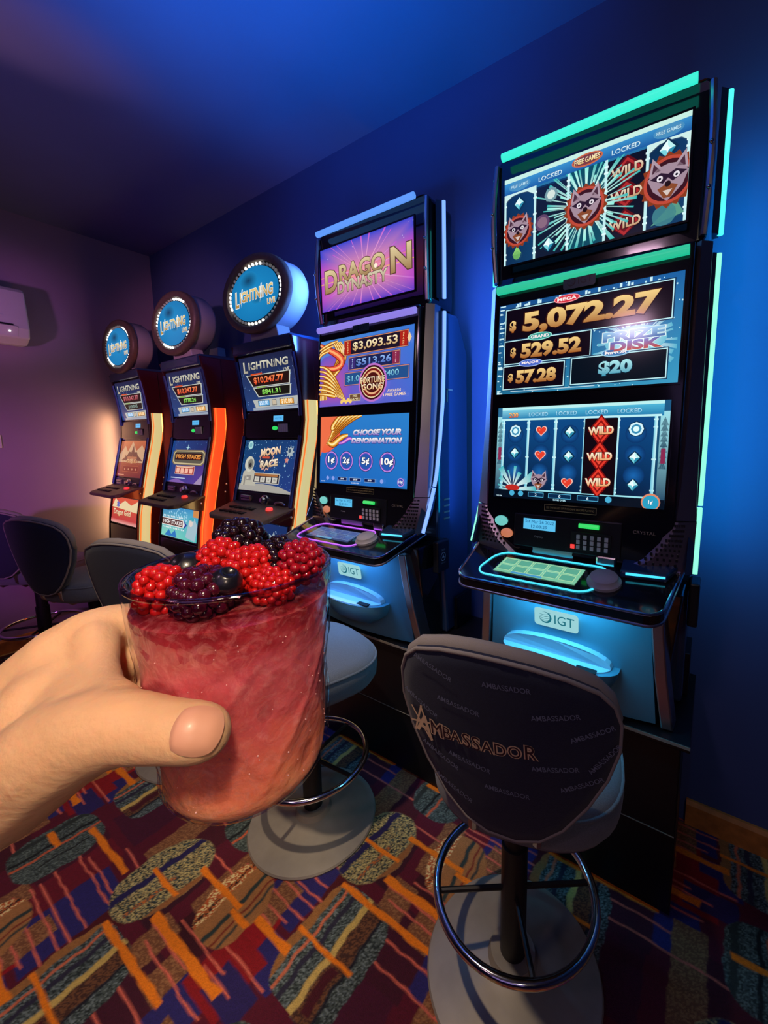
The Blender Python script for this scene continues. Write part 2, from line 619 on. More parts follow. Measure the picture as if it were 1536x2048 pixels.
# patterned carpet: a fine grid of coloured tufts; the pattern repeats on a diagonal lattice
def carpet():
    xs = np.concatenate([np.arange(XL - 0.05, -2.5, 0.02), np.arange(-2.5, 0.5, 0.004), np.arange(0.5, 3.25, 0.05)])
    ys = np.concatenate([np.arange(-3.2, 0.0, 0.08), np.arange(0.0, YW + 0.06, 0.004)])
    nx, ny = len(xs), len(ys)
    X, Y = np.meshgrid(xs, ys, indexing='ij')
    rng = np.random.RandomState(4)
    R1 = rng.rand(nx, ny)
    # slow wobble of every edge
    wx = 0.002 * np.sin(Y * 41 + 2 * np.sin(X * 13)) + 0.0015 * np.sin(Y * 120 + X * 37)
    wy = 0.0012 * np.sin(X * 37 + 2 * np.sin(Y * 11)) + 0.0006 * np.sin(X * 110 - Y * 40)
    PX, PY = X + wx, Y + wy
    A = np.array([.545, .49])
    B = np.array([.54, -.49])
    C = np.empty((nx, ny, 3))
    C[:] = hexc('#5a0824')
    H = lambda s: np.array(hexc(s))
    shifts = [i * A + j * B for i in range(-9, 10) for j in range(-9, 10)]
    shifts = [s for s in shifts if -3.2 < s[0] < 5.6 and -2.4 < s[1] < 2.6]

    def paint(fn, x0, x1, y0, y1):
        for s in shifts:
            i0, i1 = np.searchsorted(xs, (s[0] + x0 - .02, s[0] + x1 + .02))
            j0, j1 = np.searchsorted(ys, (s[1] + y0 - .02, s[1] + y1 + .02))
            if i1 <= i0 or j1 <= j0:
                continue
            sl = (slice(i0, i1), slice(j0, j1))
            fn(PX[sl] - s[0], PY[sl] - s[1], sl)

    SOFT = 0.0045
    ss = lambda d: np.clip(d / SOFT + .5, 0, 1)          # 1 inside an edge, 0 outside

    def mix(sl, al, col):
        C[sl] = C[sl] * (1 - al[..., None]) + np.asarray(col) * al[..., None]

    def rect(x0, x1, y0, y1, col, jit=0.0, col2=None):
        c, c2 = H(col), (H(col2) if col2 else None)

        def fn(x, y, sl):
            al = ss(x - x0) * ss(x1 - x) * ss(y - y0) * ss(y1 - y)
            mix(sl, al, c)
            if c2 is not None:
                mix(sl, al * (R1[sl] < jit), c2)
        paint(fn, x0, x1, y0, y1)

    def line(x0, x1, y, w, col, slope=0.0, wob=1.0):
        c = H(col)

        def fn(x, y_, sl):
            yy = y + slope * (x - x0) + wob * (.0012 * np.sin(x * 38 + y * 300) + .0007 * np.sin(x * 105 + y * 170))
            ww = w * (1 + .14 * np.sin(x * 55 + y * 90))
            mix(sl, ss(x - x0) * ss(x1 - x) * ss(ww - np.abs(y_ - yy)), c)
        paint(fn, x0, x1, y - .03, y + .03)

    def ellipse(cx, cy, rx, ry, base, speck, amount, stripes, tilt=0.0, edge=None, sq=2.2):
        cb, csp = H(base), [H(q) for q in speck]

        def fn(x, y, sl):
            v = (y - cy)
            u = (x - cx) - tilt * v + .0022 * np.sin(v * 60 + cx * 50)
            al = ss((1 - (np.abs(u / rx) ** sq + np.abs(v / ry) ** sq)) * rx * .5)
            mix(sl, al, cb)
            r = R1[sl]
            for k, q in enumerate(csp):
                mix(sl, al * ((r > k * amount) & (r < (k + 1) * amount)), q)
            for st in stripes:
                u0, u1, col, sp = st[:4]
                v0, v1 = st[4:6] if len(st) > 4 else (-9, 9)
                mm = al * ss(u - u0) * ss(u1 - u) * ss(v - v0) * ss(v1 - v)
                mix(sl, mm, H(col))
                if sp:
                    mix(sl, mm * (r < .45), H(sp))
        paint(fn, cx - rx - .05, cx + rx + .05, cy - ry - .02, cy + ry + .02)

    # blocks
    for (x0, x1, y0, y1, col) in [(-1.84, -1.70, .10, .46, '#6c0c22'), (-1.70, -1.53, .15, .41, '#2a2268'), (-1.53, -1.44, .26, .44, '#4f0916'),
                                  (-1.70, -1.58, .06, .16, '#9a0c1a'), (-1.58, -1.46, .02, .13, '#2a2268'), (-1.36, -1.16, .0, .22, '#480a2a'),
                                  (-1.17, -1.03, .24, .42, '#2a2268'), (-1.30, -1.15, .20, .40, '#430a24'), (-1.45, -1.36, .40, .60, '#3a0a20'),
                                  (-1.14, -0.98, .40, .56, '#900c18'), (-1.08, -.93, .42, .50, '#2a1d5c'), (-1.40, -1.27, .74, .95, '#4a0a24'),
                                  (-1.30, -1.16, .42, .54, '#3d0718'), (-1.62, -1.44, .64, .78, '#470a1e')]:
        rect(x0, x1, y0, y1, col)
    # speckled brown bands
    for (x0, x1, y0, y1) in [(-1.87, -1.79, .02, .24), (-1.64, -1.55, .50, .84), (-1.36, -1.27, .33, .46), (-1.235, -1.15, .33, .43), (-1.13, -1.05, .60, .74)]:
        rect(x0, x1, y0, y1, '#7c4c30', .4, '#9c6a44')
    # thin pink lines
    for (x0, x1, y) in [(-1.84, -1.52, .195), (-1.83, -1.52, .235), (-1.82, -1.51, .26), (-1.83, -1.53, .30), (-1.84, -1.49, .365), (-1.80, -1.50, .385),
                        (-1.74, -1.60, .13), (-1.68, -1.56, .16), (-1.37, -1.16, .42), (-1.34, -1.02, .385), (-1.28, -1.10, .30), (-1.30, -1.06, .475), (-1.16, -.93, .515),
                        (-1.13, -1.0, .455), (-1.72, -1.5, .47), (-1.46, -1.30, .64), (-1.60, -1.42, .73), (-1.30, -1.02, .24)]:
        line(x0, x1, y, .0030, '#e06c58')
    # motifs
    ellipse(-1.945, .335, .112, .128, '#46524f', ['#2a3431', '#66756f'], .25, [(-.004, .006, '#d0603c', None), (-.030, -.018, '#14181a', None), (.046, .053, '#141418', None, -.07, .08), (-.095, -.075, '#2a3230', None)], .06, sq=3.0)
    ellipse(-1.49, .505, .112, .150, '#a89868', ['#1c2224', '#c8b878', '#465450', '#90805a'], .2, [(-.046, -.022, '#231a50', None), (.088, .13, '#9a6236', None), (.03, .042, '#c0682c', '#465450', -.13, .02)], .10)
    ellipse(-1.395, .195, .125, .160, '#4c5856', ['#242e2e', '#728080'], .27, [(-.13, -.096, '#a06a38', None), (-.078, -.069, '#d8704c', None), (-.050, -.034, '#2a263c', None), (.0, .021, '#d0b060', None), (.021, .072, '#74492e', '#46281f'), (.030, .058, '#4a0c1c', None, -.14, -.03), (.072, .081, '#161424', None)], .0, sq=4.0)
    ellipse(-1.205, .595, .098, .118, '#a87040', ['#a87040'], .1, [(-.11, -.040, '#c05c2c', '#f0d898'), (-.064, -.052, '#30201c', '#c86830'), (.005, .020, '#2c3a38', None), (.040, .046, '#7c1a14', None), (.058, .067, '#3e403a', None)], -.05, sq=2.6)
    # orange dashes on top
    for (x0, x1, y, w) in [(-1.93, -1.62, .43, .011), (-2.04, -1.94, .335, .011), (-1.55, -1.39, .495, .0085), (-1.50, -1.14, .337, .011), (-1.39, -1.03, .432, .0145),
                           (-1.41, -1.18, .59, .0105), (-1.20, -1.11, .575, .010), (-1.11, -.95, .605, .013), (-1.52, -1.30, .175, .007)]:
        line(x0, x1, y, w * .86, '#fa8412', .02, .5)
    # tuft grain
    G = 0.86 + 0.28 * rng.rand(nx, ny)
    C *= G[:, :, None]
    Z = np.zeros((nx, ny))
    co = np.stack([X, Y, Z], -1).reshape(-1, 3).astype(np.float32)
    idx = np.arange(nx * ny).reshape(nx, ny)
    q = np.stack([idx[:-1, :-1], idx[1:, :-1], idx[1:, 1:], idx[:-1, 1:]], -1).reshape(-1, 4).astype(np.int32)
    me = bpy.data.meshes.new('floor')
    me.vertices.add(len(co))
    me.vertices.foreach_set('co', co.ravel())
    me.loops.add(q.size)
    me.loops.foreach_set('vertex_index', q.ravel())
    me.polygons.add(len(q))
    me.polygons.foreach_set('loop_start', np.arange(0, q.size, 4, dtype=np.int32))
    me.update(calc_edges=True)
    a = me.color_attributes.new('col', 'FLOAT_COLOR', 'POINT')
    cc = np.concatenate([np.clip(C.reshape(-1, 3), 0, 1), np.ones((nx * ny, 1))], 1).astype(np.float32)
    a.data.foreach_set('color', cc.ravel())
    me.materials.append(attr_mat('patterned_carpet', rough=0.95, bump=0.9, bscale=330))
    o = bpy.data.objects.new('floor', me)
    COL.objects.link(o)
    o['kind'] = 'structure'


carpet()

# ---------------------------------------------------------------- video slot cabinets with three screens (the two on the right)
Z0 = 0.615     # top of the plinths
YF = 1.31


def col_paint(seedcol):
    return seedcol


def reel_screen(W, H):
    a = Art(W, H)
    a.grad(0, 0, W, H, '#0b2a4a', '#0b2a4a', '#1c5c86', '#2a6c96')
    a.layer().dots(0, 0, W, H, 90, .002, '#5ab0d8', 3)
    a.layer()
    for x in (0.0, W * .955):
        a.grad(x, H * .05, x + W * .045, H * .9, '#0d3a5c', '#0d3a5c', '#9fe0ea', '#9fe0ea')
        for k in range(9):
            a.poly([(x + W * .0225, H * (.45 + .05 * k)), (x + W * .004, H * (.37 + .05 * k)), (x + W * .041, H * (.37 + .05 * k))], '#153c58')
        a.layer().rect(x + W * .012, H * .42, x + W * .034, H * .56, '#8a2a50')
        a.layer()
    # header
    a.grad(0.03 * W, H * .86, W * .97, H, '#1d76ac', '#1d76ac', '#58c4e4', '#8fe0f0')
    a.layer().rect(.03 * W, H * .97, W * .97, H, '#bdf2f2')
    a.text('200', W * .11, H * .915, h=H * .055, col='#e04a20', col2='#ffd890', bold=.03, outline='#301410')
    for k in range(4):
        a.text('LOCKED', W * (.275 + .175 * k), H * .915, w=W * .125, col='#5fb4dc', col2='#b8ecff', bold=.03, outline='#0d4878')
    a.layer()
    xs = [.045, .215, .39, .565, .745, .935]
    for k in range(5):
        x0, x1 = W * xs[k], W * xs[k + 1]
        a.grad(x0, H * .1, x1, H * .85, '#061a38', '#06264c', '#0e4a86', '#0e4a86')
    a.layer()
    for k in range(5):
        x0, x1 = W * xs[k], W * xs[k + 1]
        for z in (.3, .5, .7):
            a.circ((x0 + x1) / 2, H * z, W * .055, '#1a66b0', 14, edge='#0a3468')
    a.layer()
    for k in range(6):
        x = W * xs[k]
        a.grad(x - W * .008, H * .1, x + W * .008, H * .86, '#58b8d8', '#a8eaf2', '#d8ffff', '#7ad0e6')
        for z in (.12, .16, .45, .75, .82):
            a.rect(x - W * .011, H * z, x + W * .011, H * (z + .015), '#cdf6fa')
    a.rect(.03 * W, H * .855, W * .96, H * .875, '#bff0f6')
    a.rect(.03 * W, H * .09, W * .96, H * .105, '#9fe4ee')
    a.layer()
    cx = [(xs[k] + xs[k + 1]) / 2 * W for k in range(5)]
    g = H * .055
    for (k, z) in ((0, .5), (2, .72), (2, .47), (4, .47), (4, .21)):
        a.gem(cx[k], H * z, g)
        a.layer()
    for (k, z) in ((0, .74), (4, .74)):
        for q, c in ((1.35, '#0a3050'), (1.2, '#d8f8ff'), (.85, '#3a90b8'), (.5, '#e0ffff')):
            a.circ(cx[k], H * z, g * q, c, 8)
            a.layer()
    for (k, z) in ((1, .74), (1, .48), (2, .2)):
        a.heart(cx[k], H * z, g * 1.0)
        a.layer()
    # wild column
    a.rect(W * xs[3], H * .1, W * xs[4], H * .85, '#12060e')
    for z in (.73, .475, .22):
        a.layer()
        for q, c in ((1.0, '#7a0c0c'), (.86, '#e83a2a'), (.66, '#8e1410'), (.5, '#f0503a')):
            a.poly([(cx[3], H * z + H * .16 * q), (cx[3] - W * .07 * q, H * z), (cx[3], H * z - H * .16 * q), (cx[3] + W * .07 * q, H * z)], c)
            a.layer()
        a.text('WILD', cx[3], H * z, w=W * .14, h=H * .08, col='#f0a060', col2='#fff4d8', bold=.04, outline='#400808', rot=.05, ow=.05)
    # bursting crystal and a furry head at the lower left
    a.layer().rays(cx[0], H * .11, 0, H * .3, 17, '#ffffff', '#38b8c0', .5, 5, (0, H * .08, W * .3, H * .5))
    a.layer().circ(cx[0], H * .115, W * .05, '#c02820', 12, H * .035)
    a.layer()
    furry(a, cx[1], H * .2, W * .062, ring=False)
    a.layer()
    # meter line
    a.rect(0, 0, W, H * .088, '#04101f')
    a.layer()
    for (x, w, s) in ((.29, .10, '2'), (.44, .14, '0'), (.605, .12, '6')):
        a.frame(W * (x - w / 2), H * .028, W * (x + w / 2), H * .078, .0016, '#58b8e0', '#082a4c')
        a.layer().text(s, W * x, H * .053, h=H * .03, col='#d8f4ff', bold=.03)
        a.layer()
    for x in (.13, .19, .72):
        a.circ(W * x, H * .055, W * .018, '#4ab0d8', 12)
    a.layer()
    a.text('GAME OVER', W * .44, H * .013, h=H * .018, col='#b8e8f8', bold=.02)
    a.text('12:03 PM', W * .04, H * .016, h=H * .014, col='#c8e8f4', bold=.02)
    a.circ(W * .935, H * .06, W * .047, '#e08a68', 16)
    a.layer().circ(W * .935, H * .055, W * .04, '#2aa0c4', 16)
    a.layer().text('1¢', W * .935, H * .055, h=H * .045, col='#ffffff', bold=.03, outline='#0a5070')
    return a


def furry(a, cx, cy, r, ring=True):
    """a round badge with a masked furry animal head"""
    if ring:
        rnd = random.Random(int(cx * 1e4))
        a.star(cx, cy, r * 1.22, '#8a3a1c', 18, .86)
        a.layer().circ(cx, cy, r * 1.02, '#c04a38', 22)
        a.layer().circ(cx, cy, r * .88, '#3a1420', 22)
        a.layer()
    ear = '#b09aa8'
    for s in (-1, 1):
        a.poly([(cx + s * r * .15, cy + r * .45), (cx + s * r * .8, cy + r * .3), (cx + s * r * .68, cy + r * 1.1)], ear)
    a.layer()
    for s in (-1, 1):
        a.poly([(cx + s * r * .32, cy + r * .48), (cx + s * r * .68, cy + r * .42), (cx + s * r * .62, cy + r * .85)], '#4a2c3c')
    a.poly([(cx - r * .85, cy + r * .2), (cx - r * .6, cy - r * .35), (cx, cy - r * .9), (cx + r * .6, cy - r * .35), (cx + r * .85, cy + r * .2), (cx + r * .45, cy + r * .62), (cx, cy + r * .7), (cx - r * .45, cy + r * .62)], '#a58c9c')
    a.layer()
    a.poly([(cx - r * .75, cy + r * .2), (cx - r * .2, cy - r * .1), (cx, cy + r * .1), (cx + r * .2, cy - r * .1), (cx + r * .75, cy + r * .2), (cx + r * .3, cy + r * .38), (cx, cy + r * .25), (cx - r * .3, cy + r * .38)], '#2c1a30')
    a.poly([(cx - r * .42, cy - r * .3), (cx, cy - r * .12), (cx + r * .42, cy - r * .3), (cx + r * .15, cy - r * .75), (cx - r * .15, cy - r * .75)], '#8a4a2c')
    a.layer()
    for s in (-1, 1):
        a.circ(cx + s * r * .34, cy + r * .14, r * .13, '#e8e0e8', 10)
    a.circ(cx, cy - r * .16, r * .13, '#201018', 10)
    a.poly([(cx - r * .2, cy - r * .42), (cx + r * .2, cy - r * .42), (cx, cy - r * .68)], '#d8c8c0')
    a.layer()
    for s in (-1, 1):
        a.circ(cx + s * r * .34, cy + r * .13, r * .055, '#101020', 8)
    return a


def burst_screen(W, H):
    a = Art(W, H)
    a.grad(0, 0, W, H, '#0c3c5c', '#123c6c', '#2a7ab0', '#2a7ab0')
    xs = [0, .2, .4, .605, .81, 1.0]
    a.layer()
    for k in range(5):
        a.grad(W * xs[k], 0, W * xs[k + 1], H * .8, '#0a2c50', '#10406c', '#0e3a68', '#0a2c50')
        a.circ(W * (xs[k] + .1), H * .3, W * .07, '#1a5c94', 14, edge='#0c3560')
    a.layer()
    a.rect(W * .41, 0, W * .6, H * .85, '#0b4a60')
    a.rect(W * .2, 0, W * .4, H * .78, '#101c34')
    a.rect(W * .61, 0, W * .81, H * .8, '#0a1024')
    a.layer()
    for z in (.66, .42, .13):
        cx = W * .71
        for q, c in ((1.0, '#5c0c14'), (.82, '#b02a2c'), (.6, '#6c1018')):
            a.poly([(cx, H * z + H * .15 * q), (cx - W * .085 * q, H * z), (cx, H * z - H * .15 * q), (cx + W * .085 * q, H * z)], c)
            a.layer()
        a.text('WILD', cx, H * z, w=W * .16, h=H * .1, col='#c89870', col2='#e8d8c0', bold=.03, outline='#300810', ow=.05, rot=.04)
        a.layer()
    a.rays(W * .5, H * .42, W * .02, W * .34, 44, '#e8fff8', '#35b8b4', .34, 8, (W * .05, 0, W * .93, H * .82))
    a.layer().rays(W * .5, H * .42, W * .02, W * .24, 24, '#ffffff', '#8ff0e0', .3, 9, (W * .2, 0, W * .8, H * .86))
    a.layer()
    for k in range(6):
        x = W * min(max(xs[k], .006), .994)
        a.rect(x - W * .007, 0, x + W * .007, H * .82, '#c4f0f2')
        for z in (.06, .12, .3, .5, .68, .74):
            a.rect(x - W * .011, H * z, x + W * .011, H * (z + .02), '#e8ffff')
    a.layer()
    a.grad(0, H * .82, W, H * .95, '#1c5ca4', '#1c5ca4', '#3a90cc', '#3a90cc')
    a.rect(0, H * .95, W, H, '#c8f0e4')
    for k in (0, 4):
        a.poly([(W * xs[k], H * .82), (W * xs[k], H * .73), (W * (xs[k] + .05), H * .79), (W * (xs[k] + .1), H * .8), (W * (xs[k] + .15), H * .79), (W * xs[k + 1], H * .73), (W * xs[k + 1], H * .82)], '#d0f0ec')
    a.layer()
    for x in (.29, .7):
        a.text('LOCKED', W * x, H * .87, w=W * .14, h=H * .05, col='#a8d8f0', col2='#e8fcff', bold=.02, outline='#0c3c74')
    for x in (.1, .9):
        a.circ(W * x, H * .89, W * .07, '#4a90c0', 16, H * .06)
        a.layer().text('FREE GAMES', W * x, H * .89, w=W * .11, h=H * .035, col='#b8e0f0', bold=.02, outline='#164a7c')
    a.circ(W * .5, H * .9, W * .085, '#d06838', 18, H * .065)
    a.layer().circ(W * .5, H * .9, W * .075, '#7c3a3c', 18, H * .05)
    a.layer().text('FREE GAMES', W * .5, H * .9, w=W * .14, h=H * .055, col='#f0c878', col2='#fff4c8', bold=.03, outline='#40141c')
    a.layer()
    a.gem(W * .1, H * .68, H * .07)
    a.gem(W * .29, H * .12, H * .075)
    a.gem(W * .9, H * .72, H * .085)
    a.layer().circ(W * .3, H * .66, H * .08, '#78a0a8', 8)
    a.layer().circ(W * .3, H * .66, H * .05, '#d8e8e0', 8)
    a.circ(W * .25, H * .38, H * .09, '#604468', 14)
    a.layer().circ(W * .25, H * .38, H * .06, '#8a6a80', 14)
    a.circ(W * .9, H * .1, H * .11, '#3c7c88', 14)
    a.poly([(W * .84, H * .02), (W * .99, H * .08), (W * .95, H * .22)], '#5a9c88')
    a.layer().circ(W * .09, H * .09, H * .05, '#6ab060', 12)
    a.poly([(W * .09, H * .2), (W * .06, H * .1), (W * .12, H * .1)], '#8cd070')
    a.layer()
    furry(a, W * .095, H * .37, H * .165)
    a.layer()
    furry(a, W * .5, H * .41, H * .2)
    a.layer()
    furry(a, W * .91, H * .42, H * .22)
    return a


def jackpot_screen(W, H):
    a = Art(W, H)
    a.grad(0, 0, W, H, '#1e6a90', '#3c9cc4', '#1c62a4', '#174a86')
    a.layer().dots(0, 0, W, H, 160, .0022, '#c0eef8', 21)
    a.layer().rays(W * .8, H * .42, 0, W * .26, 30, '#ffffff', '#58b4d0', .5, 31, (W * .58, H * .15, W * .985, H * .66))
    a.layer().circ(W * .79, H * .43, W * .15, '#d8f4f4', 20, H * .14, edge='#6cc0d8')
    a.layer()
    # snowy frame marks
    rnd = random.Random(5)
    for k in range(26):
        z = H * rnd.random()
        a.rect(W * .005, z, W * (.015 + .03 * rnd.random()), z + H * .012, '#d0f4fa')
    for k in range(22):
        x = W * rnd.uniform(.1, .9)
        a.rect(x, H * .955, x + W * .012, H * (.965 + .035 * rnd.random()), '#d0f4fa')
    a.layer()
    P = [(.05, .60, .95, .93, '#0c0410'), (.05, .34, .56, .58, '#0c0410'), (.05, .06, .42, .30, '#0c0410'), (.47, .06, .94, .31, '#04101c')]
    for (x0, z0, x1, z1, c) in P:
        a.frame(W * x0 - .007, H * z0 - .007, W * x1 + .007, H * z1 + .007, .002, '#0d3458')
        a.layer()
        a.frame(W * x0 - .004, H * z0 - .004, W * x1 + .004, H * z1 + .004, .003, '#bfeef4', c)
        a.layer()
    gold = dict(col='#a05418', col2='#f8d488', bold=.05, outline='#3a1408', ow=.03)
    a.text('$', W * .095, H * .745, h=H * .13, **gold)
    a.text('5,072.27', W * .53, H * .755, w=W * .74, h=H * .245, **gold)
    a.text('$', W * .105, H * .455, h=H * .11, **gold)
    a.text('529.52', W * .335, H * .46, w=W * .36, h=H * .165, **gold)
    a.text('$', W * .095, H * .175, h=H * .1, **gold)
    a.text('57.28', W * .255, H * .18, w=W * .25, h=H * .15, **gold)
    a.text('$20', W * .70, H * .185, w=W * .17, h=H * .145, col='#3f98b4', col2='#b0ecf0', bold=.05, outline='#0c3c54')
    a.layer()
    for (x, z, s, c, e) in ((.42, .945, 'MEGA', '#d83040', '#ff98a0'), (.27, .60, 'GRAND', '#38a098', '#9ce8d8'), (.22, .325, 'MAJOR', '#4a68c8', '#a0b8f0'), (.70, .335, 'MINOR', '#3a78b0', '#a0d4f0')):
        a.circ(W * x, H * z, W * .075, e, 18, H * .042)
        a.layer().circ(W * x, H * z, W * .068, c, 18, H * .034)
        a.layer().text(s, W * x, H * z, w=W * .11, h=H * .035, col='#fff0f0', bold=.03)
    a.layer()
    for (s, z, c, c2) in (('PRIZE', .485, '#3868a8', '#8ac4e8'), ('DISK', .385, '#c04820', '#3a68b8')):
        a.text(s, W * (.78 if s == 'PRIZE' else .795), H * z, w=W * (.30 if s == 'PRIZE' else .25), h=H * .095, col=c, col2=c2, bold=.05, outline='#dff4f4', ow=.04)
    a.layer().rect(W * .66, H * .34, W * .69, H * .36, '#3868a8')
    a.rect(W * .1, H * .02, W * .6, H * .026, '#d0e8f0')
    return a


def dynasty_screen(W, H):
    a = Art(W, H)
    cx, cy = W * .5, H * .45
    n = 24
    # radial field: orange-pink horizon, violet, blue corners
    a.grad(0, 0, W, H * .45, '#3a3cc8', '#6a3ccc', '#e86488', '#e06a90')
    a.grad(0, H * .45, W, H, '#e06a90', '#e86488', '#3c4cc8', '#2a3cb0')
    a.layer()
    a._add([(cx, cy)] + [(min(max(cx + W * .9 * math.cos(2 * math.pi * k / n), 0), W), min(max(cy + H * .9 * math.sin(2 * math.pi * k / n), 0), H)) for k in range(n)],
           [(0, 1 + k, 1 + (k + 1) % n) for k in range(n)],
           [hexc('#ff9aa0')] + [hexc('#b84cc4') if abs(math.sin(2 * math.pi * k / n)) < .4 else hexc('#3a48d0') if math.sin(2 * math.pi * k / n) > 0 else hexc('#5a3cc8') for k in range(n)])
    a.layer().rays(cx, cy, 0, W * .6, 26, '#ffd0c8', '#c054d0', .12, 7, (0, 0, W, H))
    a.rect(0, H * .44, W, H * .455, '#f0a878')
    a.rect(0, H * .55, W, H * .56, '#e88a88')
    a.layer()
    g = dict(col='#a07c50', col2='#e0cc9c', bold=.03, outline='#5c4030', ow=.03)
    a.text('D', W * .12, H * .47, w=W * .15, h=H * .36, **g)
    a.text('RAGO', W * .47, H * .54, w=W * .50, h=H * .27, **g)
    a.text('N', W * .875, H * .50, w=W * .2, h=H * .37, **g)
    a.text('DYNASTY', W * .47, H * .33, w=W * .55, h=H * .19, col='#a89478', col2='#d8ccb0', bold=.03, outline='#5c4038')
    a.layer().circ(W * .625, H * .5, H * .035, '#fff0d8', 10)
    a.layer().dots(0, 0, W, H, 14, .0015, '#e8e0ff', 2)
    return a


def dragon_curve(a, pts, w0, cols):
    """a scaly band through pts, thick in the middle"""
    for q, (k, c) in enumerate(cols):
        n = len(pts)
        L, Rr = [], []
        for i, p in enumerate(pts):
            p = Vector(p)
            t = (Vector(pts[min(i + 1, n - 1)]) - Vector(pts[max(i - 1, 0)])).normalized()
            nn = Vector((-t.y, t.x))
            w = w0 * k * (.35 + .65 * math.sin(math.pi * (i + .6) / n))
            L.append(p + nn * w)
            Rr.append(p - nn * w)
        for i in range(n - 1):
            a.poly([L[i], L[i + 1], Rr[i + 1], Rr[i]], c)
        a.layer()
    return a


def bez(p, n=14):
    out = []
    for k in range(n + 1):
        t = k / n
        q = [Vector(x) for x in p]
        while len(q) > 1:
            q = [q[i].lerp(q[i + 1], t) for i in range(len(q) - 1)]
        out.append((q[0].x, q[0].y))
    return out


GOLD = [(1.0, '#5a2408'), (.8, '#c8701c'), (.5, '#f0b848'), (.2, '#fff0b0')]


def gong_screen(W, H):
    a = Art(W, H)
    a.grad(0, 0, W, H, '#7a4ab8', '#4a68d0', '#3a78d8', '#4a8cd8')
    a.layer().circ(W * .12, H * .3, W * .26, '#d0508c', 20, edge='#6a58c8')
    a.layer()
    for s in range(5):
        dragon_curve(a, bez([(W * (.01 + .02 * s), H * .1), (W * .02, H * .5), (W * (.35 + .03 * s), H * .55), (W * (.16 + .02 * s), H * .95)]), W * (.03 - .003 * s), GOLD)
    dragon_curve(a, bez([(0, H * .95), (W * .12, H * .8), (W * .4, H * .75), (W * .3, H * .45), (W * .05, H * .6)]), W * .035, [(1, '#8a1c14'), (.75, '#e8583c'), (.3, '#ffb070')])
    for s in range(7):
        dragon_curve(a, bez([(W * .0, H * (.62 - .07 * s)), (W * .15, H * (.6 - .07 * s)), (W * .22, H * (.3 - .03 * s)), (W * (.32 - .02 * s), H * (.06 + .015 * s))], 8), W * .018, GOLD)
    for (x, z) in ((.05, .9), (.1, .96), (.0, .83)):
        dragon_curve(a, bez([(W * (x + .12), H * z), (W * x, H * (z - .02)), (0, H * (z - .1))], 6), W * .015, GOLD)

    def plate(x0, z0, x1, z1, edge, fill, wing=True):
        a.rect(W * x0 - .004, H * z0 - .004, W * x1 + .004, H * z1 + .004, '#1c1434')
        a.layer().frame(W * x0 - .0025, H * z0 - .0025, W * x1 + .0025, H * z1 + .0025, .003, edge, fill)
        a.layer()
    plate(.30, .73, .95, .93, '#e09068', '#1c1428')
    a.rect(W * .305, H * .735, W * .375, H * .925, '#b02418').rect(W * .875, H * .735, W * .945, H * .925, '#b02418')
    for x, s in ((.34, 'GRAND'), (.91, 'GRAND')):
        a.layer()
        for k, ch in enumerate(s):
            a.text(ch, W * x, H * (.90 - .034 * k), h=H * .024, col='#ffd890', bold=.02)
    for x in (.285, .965):
        a.poly([(W * x, H * .9), (W * (x - .02), H * .83), (W * x, H * .76), (W * (x + .02), H * .83)], '#f0d0a0')
    a.text('$3,093.53', W * .625, H * .83, w=W * .46, h=H * .135, col='#c89c5c', col2='#fff4c8', bold=.02, outline='#50240c')
    a.layer()
    plate(.36, .51, .88, .68, '#d89070', '#1c2454')
    a.rect(W * .365, H * .515, W * .43, H * .675, '#3c2c74').rect(W * .81, H * .515, W * .875, H * .675, '#8a2a4c')
    a.layer().text('$513.26', W * .62, H * .595, w=W * .36, h=H * .115, col='#3858b8', col2='#98c0f8', bold=.02, outline='#0c1848')
    for k, ch in enumerate('MAJOR'):
        a.text(ch, W * .397, H * (.655 - .029 * k), h=H * .02, col='#b8d0ff', bold=.02)
        a.text(ch, W * .843, H * (.655 - .029 * k), h=H * .02, col='#ffc8d8', bold=.02)
    a.layer()
    plate(.32, .29, .62, .46, '#d08880', '#24508c')
    plate(.66, .31, .97, .47, '#d08880', '#24508c')
    a.text('$1,000', W * .45, H * .37, w=W * .22, h=H * .1, col='#2c78b0', col2='#98e0f0', bold=.02, outline='#0c2450')
    a.text('$400', W * .80, H * .39, w=W * .16, h=H * .095, col='#2c78b0', col2='#98e0f0', bold=.02, outline='#0c2450')
    a.layer()
    for q, c in ((1.25, '#c070c8'), (1.12, '#3c1018'), (1.0, '#f0d8a8'), (.93, '#7c1c18'), (.78, '#e8b080'), (.66, '#4c1410')):
        a.circ(W * .62, H * .29, H * .215 * q, c, 26)
        a.layer()
    a.text('FORTUNE', W * .62, H * .33, w=W * .25, h=H * .085, col='#f0c080', col2='#fff0d0', bold=.02, outline='#30100c')
    a.text('GONG', W * .62, H * .235, w=W * .22, h=H * .085, col='#f0c080', col2='#fff0d0', bold=.02, outline='#30100c')
    a.layer()
    a.frame(W * .38, H * .05, W * .5, H * .15, .002, '#e0c890', '#6c4a34')
    a.layer().text('FREE', W * .44, H * .122, h=H * .03, col='#fff0c0').text('GAMES', W * .44, H * .078, h=H * .03, w=W * .1, col='#fff0c0')
    for k in range(5):
        a.circ(W * (.29 + .025 * k), H * (.05 + .02 * (k % 2)), W * .016, '#f8d070', 10)
    a.text('AWARDS', W * .84, H * .155, w=W * .13, h=H * .038, col='#f8d8b8', bold=.02)
    a.text('3 FREE GAMES', W * .84, H * .10, w=W * .22, h=H * .038, col='#f8d8b8', bold=.02)
    return a


